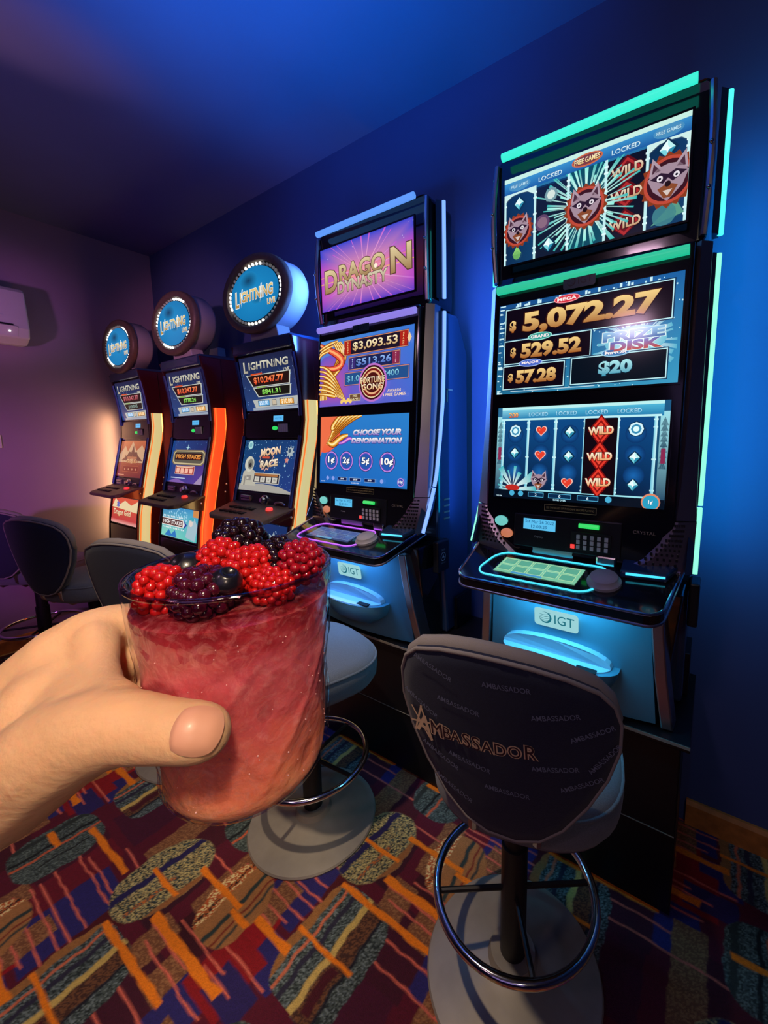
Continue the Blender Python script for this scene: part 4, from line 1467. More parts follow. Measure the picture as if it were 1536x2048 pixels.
def stakes_screen(W, H):
    a = Art(W, H)
    a.grad(0, 0, W, H, '#1c3c84', '#5c3c98', '#1c2c60', '#1c4484')
    a.layer().dots(0, H * .5, W, H, 60, .003, '#5c88b8', 6)
    a.poly([(0, 0), (W * .25, H * .1), (W * .55, 0)], '#7c5ca8')
    a.poly([(W * .75, 0), (W, H * .3), (W, 0)], '#a08cb0')
    a.layer().star(W * .45, H * .83, H * .09, '#a8d0d8', 4, .25)
    a.layer()
    oct_ = lambda x0, z0, x1, z1, q: [(W * (x0 + q), H * z0), (W * (x1 - q), H * z0), (W * x1, H * (z0 + q)), (W * x1, H * (z1 - q)), (W * (x1 - q), H * z1), (W * (x0 + q), H * z1), (W * x0, H * (z1 - q)), (W * x0, H * (z0 + q))]
    a.poly(oct_(.06, .42, .94, .78, .06), '#7c6c4c')
    a.layer().poly(oct_(.08, .44, .92, .76, .06), '#c8b88c')
    a.layer().poly(oct_(.1, .47, .9, .74, .05), '#5c5848')
    a.layer().rect(W * .13, H * .54, W * .87, H * .7, '#28140c')
    a.layer().text('HIGH STAKES', W * .5, H * .62, w=W * .68, h=H * .105, col='#d87828', col2='#ffb858', bold=.03, outline='#401004')
    a.layer().frame(W * .19, H * .2, W * .72, H * .4, .003, '#e8c8b8', '#a83c30')
    a.layer().rect(W * .22, H * .36, W * .68, H * .38, '#f0c8a8')
    for k in range(4):
        a.rect(W * (.225 + .12 * k), H * .23, W * (.315 + .12 * k), H * .34, '#f0b8a0')
    a.rect(W * .1, H * .1, W * .5, H * .12, '#b8c8e0')
    return a


def temple_screen(W, H):
    a = Art(W, H)
    a.grad(0, 0, W, H, '#7c2c24', '#6c2428', '#b8603c', '#c07048')
    a.layer().poly([(0, H * .62), (W * .18, H * .86), (W * .3, H * .7), (W * .45, H * .98), (W * .62, H * .72), (W * .8, H * .88), (W, H * .66), (W, H * .4), (0, H * .4)], '#c8a07c')
    a.layer().poly([(W * .1, H * .45), (W * .3, H * .6), (W * .36, H * .7), (W * .44, H * .68), (W * .5, H * .88), (W * .56, H * .68), (W * .64, H * .7), (W * .7, H * .6), (W * .9, H * .45)], '#6c4438')
    a.layer().rect(W * .32, H * .38, W * .68, H * .56, '#b07050')
    a.rect(W * .45, H * .38, W * .55, H * .5, '#e8b890')
    a.dots(W * .1, H * .35, W * .9, H * .6, 50, .005, '#a0583c', 9)
    a.layer().text('GOLD', W * .5, H * .44, w=W * .4, h=H * .1, col='#c88850', col2='#e8c090', bold=.03, outline='#502018')
    a.layer().frame(W * .2, H * .14, W * .8, H * .3, .003, '#b05c3c', '#7c2c20')
    a.layer()
    for k, s in enumerate(('1¢', '2¢', '5¢', '10¢')):
        a.text(s, W * (.29 + .14 * k), H * .21, h=H * .06, col='#f0b088', bold=.03)
    a.rect(W * .05, H * .04, W * .3, H * .06, '#d89878')
    return a


def belly(kind):
    def f(W, H):
        a = Art(W, H)
        if kind == 'space':
            a.grad(0, 0, W, H, '#182c60', '#16306c', '#1c346c', '#24306c')
            a.layer().dots(0, 0, W, H, 100, .0022, '#a8c8e8', 13)
            a.layer().star(W * .3, H * .55, H * .4, '#c89078', 12, .7)
            a.layer().text('MOON RACE', W * .34, H * .5, w=W * .5, h=H * .3, col='#a08070', col2='#e8d0b8', bold=.04, outline='#302020')
            a.layer().star(W * .78, H * .55, H * .28, '#98a8b4', 8, .6).circ(W * .78, H * .6, H * .08, '#2c3c54', 10)
        elif kind == 'stakes':
            a.grad(0, 0, W, H, '#8ce0c8', '#58c8c0', '#3c9cd0', '#2c80c0')
            a.layer().dots(0, H * .6, W * .7, H, 60, .006, '#a0d8f0', 15)
            for k in range(14):
                a.circ(W * (.04 + .045 * k), H * .68, H * .03, '#f0f8f8', 8).circ(W * (.04 + .045 * k), H * .3, H * .03, '#f0f8f8', 8)
            a.poly([(W * .1, H * .02), (W * .22, H * .24), (W * .3, H * .1), (W * .4, H * .25), (W * .46, H * .02)], '#2c7cc8')
            a.layer().poly([(0, H * .36), (W * .6, H * .36), (W * .68, H * .48), (W * .6, H * .62), (0, H * .62)], '#f4ece8')
            a.poly([(W * .7, H * .1), (W * .95, H * .02), (W, H * .5), (W * .9, H * .75), (W * .76, H * .6)], '#a8c8d4')
            a.layer().rect(0, H * .39, W * .6, H * .59, '#5c3028')
            a.poly([(W * .62, H * .3), (W * .72, H * .48), (W * .62, H * .62), (W * .66, H * .48)], '#1c3ca0')
            a.circ(W * .82, H * .58, H * .12, '#e8d8d0', 14)
            a.circ(W * .84, H * .7, H * .15, '#3cb0c0', 12, H * .06)
            a.rect(W * .86, H * .78, W, H, '#d8904c')
            a.layer().text('HIGH STAKES', W * .31, H * .49, w=W * .55, h=H * .13, col='#e8dcd4', col2='#ffffff', bold=.03, outline='#2c1410')
        else:
            a.grad(0, 0, W, H, '#b82c38', '#c83c48', '#e8603c', '#d8482c')
            a.layer().poly([(0, H * .6), (W * .12, H * .95), (W * .3, H * .72), (W * .5, H * .9), (W * .75, H * .75), (W, H * .95), (W, H * .5), (W * .5, H * .55)], '#f0d8a8')
            a.layer().star(W * .24, H * .72, H * .18, '#5868c0', 6, .5)
            a.layer().text('Dragon Gold', W * .42, H * .4, w=W * .66, h=H * .28, col='#e0b070', col2='#fff0d0', bold=.03, outline='#a02c30')
            a.layer().grad(0, 0, W, H * .15, '#f0a8a0', '#f0b0a8', '#d04848', '#c83c40')
        return a
    return f


def ell(rx, rz, y, n=40, cz=0):
    return [(rx * math.cos(2 * math.pi * k / n), y, cz + rz * math.sin(2 * math.pi * k / n)) for k in range(n)]


def round_sign_machine(xc, label, upper, lower, bel, strip, dz, lit_phase):
    t = thing('slot_machine', label, 'slot machine', (xc, YF, Z0), 0, 'narrow slot machines with round signs')
    OFF = (0, YF, Z0)
    P = lambda name, mb, m, **k: obj(name, mb, m, t, OFF, **k)
    side = [(y + .02, z) for y, z in PR if z > .65]
    P('cabinet', MB().prism_x([(1.242, Z0 + .003)] + side + [(1.60, 2.008), (1.66, 1.5), (1.68, Z0 + .003)], -.258, .258), K['redbody'], bevel=.006)
    # side walls that stand a little proud, with light strips let into them
    for s in (-1, 1):
        pts = [(1.212, Z0 + .002)] + [(y - .012, z) for y, z in PR if z > .65] + [(1.45, 2.0), (1.46, 1.5), (1.42, 1.1), (1.40, Z0 + .002)]
        P('side_wall', MB().prism_x(pts, s * .246, s * .264), K['redbody'], bevel=.004)
        path = [(.66, 1.224), (.78, 1.230), (.953, 1.247), (1.15, 1.285), (1.35, 1.330), (1.50, 1.366), (1.60, 1.381), (1.70, 1.382)]
        rings = []
        for z, y in path:
            rings.append([(s * .262, y, z), (s * .282, y + .012, z), (s * .286, y + .038, z), (s * .282, y + .064, z), (s * .262, y + .076, z)])
        P('light_strip', MB().loft(rings), K[strip], smooth=50, label='glowing %s light strip' % ('red orange' if strip == 'red_led' else 'pale yellow'))
        g = bpy.data.lights.new('strip_glow', 'AREA')
        g.shape = 'RECTANGLE'
        g.size, g.size_y = .04, 1.0
        g.energy = 3.0 if s > 0 else (2.4 if xc < -3.5 else .8)
        g.color = (1.0, .16, .04) if strip == 'red_led' else (1.0, .62, .22)
        go = bpy.data.objects.new('strip_glow', g)
        COL.objects.link(go)
        go.parent = t
        go.location = (s * .300, (1.435 if s > 0 else 1.345) - YF, 1.2 - Z0)
        go.rotation_euler = (math.radians(90), 0, math.radians(-18) if s > 0 else math.radians(140))
        for d in (.006, .066):
            P('strip_edge', MB().tube([(s * .279, y + d, z) for z, y in path], .0038, 6), K['orange_line'], smooth=True)
        tr = [(z, yp(z)) for z in (1.16, 1.25, 1.35, 1.45, 1.52)]
        P('edge_trim', MB().tube([(s * .250, y - .012, z) for z, y in tr], .010, 8), K['trimblue'], smooth=True)
        tr = [(z, yp(z)) for z in (1.62, 1.72, 1.82, 1.93)]
        P('edge_trim', MB().tube([(s * .248, y - .012, z) for z, y in tr], .011, 8), K['trimblue'], smooth=True)
        for z, y in ((.88, 1.37), (1.02, 1.40), (1.17, 1.42), (1.22, 1.43)):
            P('fastener', MB().ball((s * .265, y, z), .008, 8), K['chrome'], smooth=True)
    # top cap and lit upper screen
    P('top_cap', MB().prism_x([(1.318, 1.955), (1.322, 2.02), (1.56, 2.03), (1.56, 1.955)], -.252, .252), K['navyg'], bevel=.012)
    w, z0, z1 = .468, 1.662, 1.945
    H = math.hypot(z1 - z0, yp(z1) - yp(z0))
    upper(w, H).build('screen', K['screen'], t, face_frame(-w / 2, yp(z0) - .004, z0, yp(z1) - .004, z1), OFF)
    P('screen_back', MB().prism_x([(yp(1.655) - .002, 1.655), (yp(1.952) - .002, 1.952), (1.42, 1.952), (1.42, 1.655)], -.242, .242), K['gloss'])
    P('service_strip', MB().prism_x([(yp(1.508) - .008, 1.508), (yp(1.65) - .008, 1.65), (1.43, 1.65), (1.43, 1.508)], -.244, .244), K['gloss'], bevel=.004)
    ys = lambda z: yp(1.508) - .008 + (yp(1.65) - yp(1.508)) * (z - 1.508) / .142 - .0012
    d = Art(.085, .030)
    d.rect(0, 0, .085, .030, '#5cb8f0').layer().text('WELCOME', .0425, .015, w=.06, h=.009, col='#2870b0')
    d.build('display', K['screen'], t, face_frame(.020, ys(1.598), 1.598, ys(1.628), 1.628), OFF)
    P('card_slot', MB().ball((.035, ys(1.562), 1.562), .024, 10, (1, .3, .45)), K['green_led'], smooth=True, label='glowing green card slot')
    kp = P('keypad', MB().box(.068, .152, ys(1.588) - .003, ys(1.538) + .006, 1.538, 1.588), K['slot'])
    for c in range(5):
        obj('key', MB().box(.072 + .016 * c, .082 + .016 * c, ys(1.56) - .007, ys(1.56), 1.541, 1.584), K['white'], kp, OFF)
    w, z0, z1 = .478, 1.222, 1.498
    H = math.hypot(z1 - z0, yp(z1) - yp(z0))
    lower(w, H).build('screen', K['screen'], t, face_frame(-w / 2, yp(z0) - .004, z0, yp(z1) - .004, z1), OFF)
    P('screen_back', MB().prism_x([(yp(1.216) - .002, 1.216), (yp(1.504) - .002, 1.504), (1.42, 1.504), (1.42, 1.216)], -.246, .246), K['gloss'])
    # coin and note panel
    P('note_panel', MB().prism_x([(yp(1.14) - .006, 1.14), (yp(1.214) - .006, 1.214), (1.40, 1.214), (1.40, 1.14)], -.242, .242), K['black'], bevel=.003)
    P('note_slot', MB().box(-.19, -.10, yp(1.18) - .016, yp(1.18), 1.165, 1.198), K['dchrome'], bevel=.005)
    P('note_gap', MB().box(-.18, -.11, yp(1.18) - .018, yp(1.18), 1.179, 1.184), K['slot'])
    P('coin_head', MB().lathe([(.030, 0), (.028, .012), (.016, .016), (.014, .03), (0, .032)], 16).xform(Matrix.Translation((.03, yp(1.185) - .004, 1.18)) @ Matrix.Rotation(math.radians(80), 4, 'X')), K['chrome'], smooth=True)
    P('coin_cup', MB().tube([(.17 + .04 * math.cos(q), 1.272 - .0 * q, 1.168 + .012 * math.sin(q)) for q in [math.pi * k / 8 for k in range(9)]], .006, 8), K['dchrome'], smooth=True)
    # button deck
    zt = lambda x, y: 1.112 + (y - 1.105) * .27
    dp = [(-.20, 1.105), (.20, 1.105), (.235, 1.122), (.268, 1.27), (.268, 1.30), (-.268, 1.30), (-.268, 1.27), (-.235, 1.122)]
    dk = P('button_deck', MB().prism_z(dp, lambda x, y: zt(x, y) - (.022 if y < 1.2 else .05), zt), K['bronze'], bevel=.006)
    for r in range(2):
        for c in range(5):
            x, y = -.17 + .045 * c + .01 * r, 1.165 + .05 * r
            obj('button', MB().box(x - .017, x + .017, y - .015, y + .015, zt(x, y) - .004, zt(x, y) + .005), K['slot'], dk, OFF, bevel=.003)
    obj('button', MB().lathe([(.018, 0), (.017, .012), (.012, .016), (0, .017)], 14).xform(Matrix.Translation((.15, 1.225, zt(0, 1.225)))), K['redbtn'], dk, OFF, smooth=True, label='red round button')
    for s in (-1, 1):
        obj('deck_arm', MB().prism_x([(1.14, zt(0, 1.14) - .012), (1.30, zt(0, 1.30) - .006), (1.30, 1.06), (1.20, 1.085)], s * .262, s * .270), K['redbody'], dk, OFF, bevel=.002)
        obj('screw', MB().ball((s * .271, 1.262, 1.115), .007, 8), K['chrome'], dk, OFF, smooth=True)
    # lit belly picture and kick plate
    w, z0, z1 = .472, .865, 1.062
    H = math.hypot(z1 - z0, yp(z1) - yp(z0))
    bel(w, H).build('belly_panel', K['backlit'], t, face_frame(-w / 2, yp(z0) - .006, z0, yp(z1) - .006, z1), OFF)
    P('belly_box', MB().prism_x([(yp(.857) - .004, .857), (yp(1.07) - .004, 1.07), (1.32, 1.07), (1.32, .857)], -.243, .243), K['gloss'])
    P('kick_plate', MB().prism_x([(1.214, Z0 + .004), (1.216, .70), (yp(.85) - .008, .85), (1.32, .85), (1.32, Z0 + .004)], -.244, .244), K['gloss'], bevel=.006)
    P('kick_trim', MB().box(-.235, .235, 1.208, 1.214, Z0 + .03, Z0 + .036), K['dchrome'])
    # round sign on its neck
    cz = 2.237 + dz
    P('sign_neck', MB().loft([[(-.10, 1.34, 2.02), (.14, 1.34, 2.02), (.14, 1.42, 2.02), (-.10, 1.42, 2.02)], [(-.09, 1.335, cz - .155), (.13, 1.335, cz - .155), (.13, 1.415, cz - .155), (-.09, 1.415, cz - .155)]]), K['rim'], bevel=.006)
    ring = MB()
    ring.loft([ell(.232, .151, 1.318, cz=cz), ell(.238, .156, 1.300, cz=cz), ell(.258, .171, 1.296, cz=cz), ell(.280, .187, 1.302, cz=cz), ell(.284, .190, 1.312, cz=cz), ell(.284, .190, 1.33, cz=cz)], True, False)
    sg = P('sign_ring', ring, K['bronze'], smooth=60, label='brown front ring of the oval sign')
    P('sign_rim', MB().loft([ell(.274, .182, 1.328, cz=cz), ell(.274, .182, 1.425, cz=cz), ell(.262, .172, 1.44, cz=cz)]), K['rim'], smooth=50, label='smooth grey side of the oval sign')
    P('sign_back', MB().loft([ell(.234, .153, 1.317, cz=cz), ell(.234, .153, 1.327, cz=cz)]), K['slot'])
    rx, rz = .206, .131
    sign_art(rx, rz).build('sign_face', K['screen'], t, face_frame(-rx, 1.3085, cz - rz, 1.3085, cz + rz), OFF)
    n = 44
    for nm, m, sel in (('bulbs', K['bulb'], True), ('bulbs', K['bulb_dim'], False)):
        b = MB()
        for k in range(n):
            on = ((k + lit_phase) % 11) in (0, 1, 2, 3, 4)
            if on != sel:
                continue
            a = 2 * math.pi * k / n
            b.ball((.219 * math.cos(a), 1.312, cz + .1415 * math.sin(a)), .0080, 6)
        P(nm, b, m, smooth=True, kind='stuff')
    return t


round_sign_machine(-2.0, 'slot machine with moon race screen and yellow light strip beside the pink-topped machine', jackpots('$10,247.77', '$841.31', False), space_screen, belly('space'), 'warm_led', .0, 2)
round_sign_machine(-2.87, 'slot machine with red orange light strip and HIGH STAKES screen', jackpots('$10,247.77', '$778.24', False), stakes_screen, belly('stakes'), 'red_led', -.012, 5)
round_sign_machine(-3.74, 'farthest slot machine with brown temple screen, next to the end wall', jackpots('$10,247.77', '$1,082.45', True), temple_screen, belly('gold'), 'warm_led', -.045, 8)

# ---------------------------------------------------------------- swivel stools with wrap-round backs
BR, BC = .50, .27           # radius of the back's curve and its centre (local y)
SAG = [0.0]                 # how far a worn back hangs to one side


def back_pt(s, z, d):
    """s: arc length from the middle, d: depth outward (away from the seat)"""
    a = s / BR
    r = BR + d
    return Vector((r * math.sin(a), BC - r * math.cos(a) - (z - .70) * .16, z + SAG[0] * s))


def back_outline(n=40):
    pts = []
    top = lambda u: 1.075 - .045 * abs(u) ** 2.4
    # corners rounded by hand, clockwise from the lower left
    half = [(.030, .672), (.075, .688), (.118, .728), (.163, .795), (.198, .865), (.218, .935), (.217, .995), (.202, 1.035), (.172, 1.064), (.115, 1.086), (.055, 1.097)]
    return [(-s_, z_) for s_, z_ in half] + [(0, 1.10)] + half[::-1]


def back_shell(d0, d1, shrink=0.0, puff=0.0):
    """curved slab of the back's outline between depths d0 and d1"""
    raw = back_outline()
    cx, cz = 0, .88
    rings_o = []
    n = len(raw)
    bm = MB()
    L = 7
    grids = []
    for d, sgn in ((d0, -1), (d1, 1)):
        lay = []
        for k in range(L + 1):
            f = 1 - k / L
            ring = []
            for (s, z) in raw:
                ss, zz = cx + (s - cx) * f * (1 - shrink), cz + (z - cz) * f * (1 - shrink)
                edge = puff * (1 - f ** 4) * sgn
                ring.append(back_pt(ss, zz, d + edge))
            lay.append([bm.bm.verts.new(p) for p in ring] if k < L else [bm.bm.verts.new(back_pt(cx, cz, d + puff * sgn))])
        grids.append(lay)
    for lay in grids:
        for k in range(L):
            a, b = lay[k], lay[k + 1]
            for i in range(n):
                j = (i + 1) % n
                if len(b) == 1:
                    bm.bm.faces.new((a[i], a[j], b[0]))
                else:
                    bm.bm.faces.new((a[i], a[j], b[j], b[i]))
    a, b = grids[0][0], grids[1][0]
    mid = [bm.bm.verts.new(back_pt(s * 1.015, .88 + (z - .88) * 1.015, (d0 + d1) / 2)) for (s, z) in raw]
    for i in range(n):
        j = (i + 1) % n
        bm.bm.faces.new((a[i], a[j], mid[j], mid[i]))
        bm.bm.faces.new((mid[i], mid[j], b[j], b[i]))
    return bm


def cloth_text(s, cs, cz, w, rot, material, name, parent, depth, thick=0.0006, bold=0.0, hscale=1.0, stretch=None):
    v, f, sz = text_geo(s, bold, 0.0)
    k = w / sz[0]
    bm = MB()
    ca, sa = math.cos(rot), math.sin(rot)

    def place(p, dd):
        x = (p[0] - sz[0] / 2) * k
        y = (p[1] - sz[1] / 2) * k * hscale
        if stretch:
            y *= stretch((p[0] / sz[0]))
        return back_pt(cs + x * ca - y * sa, cz + x * sa + y * ca, depth + dd)
    A = [bm.bm.verts.new(place(p, thick)) for p in v]
    for q in f:
        try:
            bm.bm.faces.new([A[i] for i in q])
        except ValueError:
            pass
    return obj(name, bm, material, parent)


def make_stool(name, label, loc, rz, sag=0.0, lettered=False):
    SAG[0] = sag
    t = thing(name, label, 'stool', loc, rz, 'swivel stools in front of the machines')
    P = lambda nm, mb, m, **k: obj(nm, mb, m, t, **k)
    P('base', MB().lathe([(.242, .0), (.244, .006), (.240, .012), (.20, .020), (.11, .030), (.07, .040), (.062, .06), (0, .06)], 56), K['steel'], smooth=35)
    P('post', MB().lathe([(.036, .055), (.036, .40), (.030, .40), (.030, .60), (0, .60)], 24), K['blackmetal'], smooth=35)
    n = 56
    P('foot_ring', MB().tube([(.214 * math.cos(2 * math.pi * k / n), .214 * math.sin(2 * math.pi * k / n), .272) for k in range(n)], .0115, 12, True), K['chrome'], smooth='all')
    for a in (math.radians(20), math.radians(110)):
        c, s = math.cos(a), math.sin(a)
        P('ring_spoke', MB().tube([(-.212 * c, -.212 * s, .262), (.212 * c, .212 * s, .262)], .0075, 8), K['blackmetal'], smooth=True)
    P('swivel_plate', MB().box(-.10, .10, -.10, .10, .585, .607), K['blackmetal'], bevel=.004)
    # seat cushion: rounded, a little wider at the front, with a piped edge
    rings = []
    out = []
    for k in range(40):
        q = 2 * math.pi * k / 40
        e = 2.8
        x = abs(math.cos(q)) ** (2 / e) * math.copysign(1, math.cos(q))
        y = abs(math.sin(q)) ** (2 / e) * math.copysign(1, math.sin(q))
        out.append((x * (.238 + .010 * y) + .024, y * .220 + .004))
    for f, z in ((.80, .606), (.93, .615), (.985, .64), (1.0, .675), (.99, .70), (.95, .715), (.85, .724), (.5, .731), (.15, .733)):
        rings.append([(x * f, y * f, z) for x, y in out])
    seat = P('seat', MB().loft(rings), K['seat'], smooth='all')
    obj('piping', MB().tube([(x * .985, y * .985, .702) for x, y in out], .0045, 8, True), K['seat'], seat, smooth='all')
    # back: fabric shell outside, grey top band, pad inside
    bk = P('backrest', back_shell(-.016, .020, 0, .008), K['fabric'], smooth='all')
    raw = back_outline()
    topi = raw[5:18]
    obj('top_band', MB().tube([back_pt(s * .99, .88 + (z - .88) * .99, -.010) for s, z in topi], [.012] + [.019] * (len(topi) - 2) + [.012], 10), K['piping'], bk, smooth='all', label='paler grey padded rim')
    obj('piping', MB().tube([back_pt(s * .995, .88 + (z - .88) * .995, .018) for s, z in raw], .0045, 8, True), K['piping'], bk, smooth='all')
    obj('back_pad', back_shell(-.040, -.014, .06, .006), K['seat'], bk, smooth='all')
    # bracket that carries the back
    for s in (-1, 1):
        P('back_bracket', MB().tube([(s * .07, -.02, .597), (s * .07, -.16, .600), (s * .07, -.205, .64), (s * .07, -.222, .72)], .012, 8), K['dchrome'], smooth=True)
    if lettered:
        # big embroidered word: gold outline round dark letters, the first letter crossed by a star
        cloth_text('A', -.155, .892, .040, -.10, K['gold'], 'lettering', bk, .0298, bold=.02, hscale=1.25)
        bm = MB()
        for (x0, z0, x1, z1, w) in ((-.186, .925, -.140, .860, .0042), (-.190, .885, -.138, .905, .0042), (-.160, .938, -.180, .865, .0042), (-.162, .936, -.138, .862, .0042)):
            dx, dz = x1 - x0, z1 - z0
            L = math.hypot(dx, dz)
            nx, nz = -dz / L * w / 2, dx / L * w / 2
            for k in range(6):
                f0, f1 = k / 6, (k + 1) / 6
                bm.bm.faces.new([bm.bm.verts.new(back_pt(x0 + dx * f + e * nx, z0 + dz * f + e * nz, .0302)) for f, e in ((f0, -1), (f1, -1), (f1, 1), (f0, 1))])
        obj('star_mark', bm, K['gold'], bk)
        for ch, cs, cz, w in (('M', -.126, .898, .025), ('B', -.103, .901, .016), ('A', -.085, .902, .021), ('S', -.063, .904, .015), ('S', -.044, .905, .015), ('A', -.023, .906, .022), ('D', .001, .909, .020), ('O', .027, .913, .022), ('R', .056, .920, .021)):
            cloth_text(ch, cs, cz, w * 1.22, .05, K['gold'], 'lettering', bk, .0294, bold=.07, hscale=1.15)
            cloth_text(ch, cs, cz, w, .05, K['maroon'], 'lettering', bk, .0302, bold=.0, hscale=1.2)
        for (cs, cz, rot) in ((.012, 1.052, .10), (-.078, .978, -.05), (.096, 1.008, .22), (.160, .98, .45), (.098, .89, .18), (.146, .86, .45), (.012, .808, .05), (-.122, .835, -.35), (-.095, .765, -.4), (-.162, .945, -.4), (-.128, 1.045, -.3), (.184, .925, .9), (-.06, .85, -.1)):
            cloth_text('AMBASSADOR', cs, cz, .085, rot, K['faint'], 'woven_lettering', bk, .0288, bold=.01, hscale=1.2)
    return t


make_stool('bar_stool', 'dark swivel stool with gold AMBASSADOR lettering, nearest the viewer', (-.385, .94, 0), math.radians(16), -.09, True)
make_stool('bar_stool', 'grey swivel stool half hidden behind the pink drink', (-1.24, .94, 0), math.radians(-14))
make_stool('bar_stool', 'swivel stool with grey-rimmed back just left of the glass, under the red-striped machine', (-2.05, .88, 0), math.radians(22))
make_stool('bar_stool', 'swivel stool above the thumb side of the wrist, second from the far end', (-3.05, .82, 0), math.radians(20))
make_stool('bar_stool', 'farthest swivel stool beside the end wall, cut off by the picture edge', (-3.70, .72, 0), math.radians(35))

# ---------------------------------------------------------------- the glass, the drink and the fruit
GC = Vector((-.18190, .10121, 1.33532))      # centre of the glass's foot
GH = .107


def glass_r(z, a):
    """outer radius at height z: straight upper rim, cut diamonds below, rounded heel"""
    h = z
    r = .0372 + (.0430 - .0372) * min(1, max(0, (h - .012) / .09))
    if h < .016:
        q = 1 - h / .016
        r -= .0105 * q ** 2.2
    if .012 < h < .078:
        fade = min(1, (h - .012) / .006, (.078 - h) / .010)
        u = a * 6 / (2 * math.pi)
        v = (h - .012) / .060
        p, q = (u + v + .1) % 1, (u - v + .45) % 1
        d1, d2 = abs(p - .5) * 2, abs(q - .5) * 2
        ridge = .0011 * max(math.exp(-((1 - d1) / .13) ** 2), math.exp(-((1 - d2) / .13) ** 2))
        dish = -.0024 * (1 - d1) * (1 - d2)
        leaf = .0006 * abs(math.sin((2.2 * u - 3.5 * v) * math.pi)) * (1 - d1)
        r += fade * (ridge + dish + leaf)
    return r


def smooth_r(h):
    r = .0372 + (.0430 - .0372) * min(1, max(0, (h - .012) / .09)) - .0008 * (1 if .012 < h < .078 else 0)
    if h < .016:
        r -= .0105 * (1 - h / .016) ** 2.2
    return r


def lat(fn, zs, seg):
    return [[(GC.x + fn(z, 2 * math.pi * k / seg) * math.cos(2 * math.pi * k / seg), GC.y + fn(z, 2 * math.pi * k / seg) * math.sin(2 * math.pi * k / seg), GC.z + z) for k in range(seg)] for z in zs]


def glass_mat(name='clear_glass', tint=(.95, .92, .94), base=.09):
    m = bpy.data.materials.new(name)
    m.use_nodes = True
    nt = m.node_tree
    nt.nodes.clear()
    out = nt.nodes.new('ShaderNodeOutputMaterial')
    tr = nt.nodes.new('ShaderNodeBsdfTransparent')
    tr.inputs[0].default_value = (*tint, 1)
    gl = nt.nodes.new('ShaderNodeBsdfGlossy')
    gl.inputs['Roughness'].default_value = .05
    tcg = nt.nodes.new('ShaderNodeTexCoord')
    vo = nt.nodes.new('ShaderNodeTexVoronoi')
    vo.inputs['Scale'].default_value = 130
    nt.links.new(tcg.outputs['Object'], vo.inputs['Vector'])
    bpg = nt.nodes.new('ShaderNodeBump')
    bpg.inputs['Strength'].default_value = .55
    bpg.inputs['Distance'].default_value = .0015
    nt.links.new(vo.outputs['Distance'], bpg.inputs['Height'])
    if name == 'clear_glass':
        nt.links.new(bpg.outputs[0], gl.inputs['Normal'])
    fr = nt.nodes.new('ShaderNodeFresnel')
    fr.inputs[0].default_value = 1.5
    mx = nt.nodes.new('ShaderNodeMixShader')
    mp = nt.nodes.new('ShaderNodeMath')
    mp.operation = 'MULTIPLY_ADD'
    mp.inputs[1].default_value = 1.0
    mp.inputs[2].default_value = base
    nt.links.new(fr.outputs[0], mp.inputs[0])
    ge = nt.nodes.new('ShaderNodeNewGeometry')
    fb = nt.nodes.new('ShaderNodeMath')
    fb.operation = 'SUBTRACT'
    fb.inputs[0].default_value = 1.0
    nt.links.new(ge.outputs['Backfacing'], fb.inputs[1])
    mf = nt.nodes.new('ShaderNodeMath')
    mf.operation = 'MULTIPLY'
    nt.links.new(mp.outputs[0], mf.inputs[0])
    nt.links.new(fb.outputs[0], mf.inputs[1])
    nt.links.new(mf.outputs[0], mx.inputs[0])
    nt.links.new(tr.outputs[0], mx.inputs[1])
    nt.links.new(gl.outputs[0], mx.inputs[2])
    nt.links.new(mx.outputs[0], out.inputs[0])
    return m


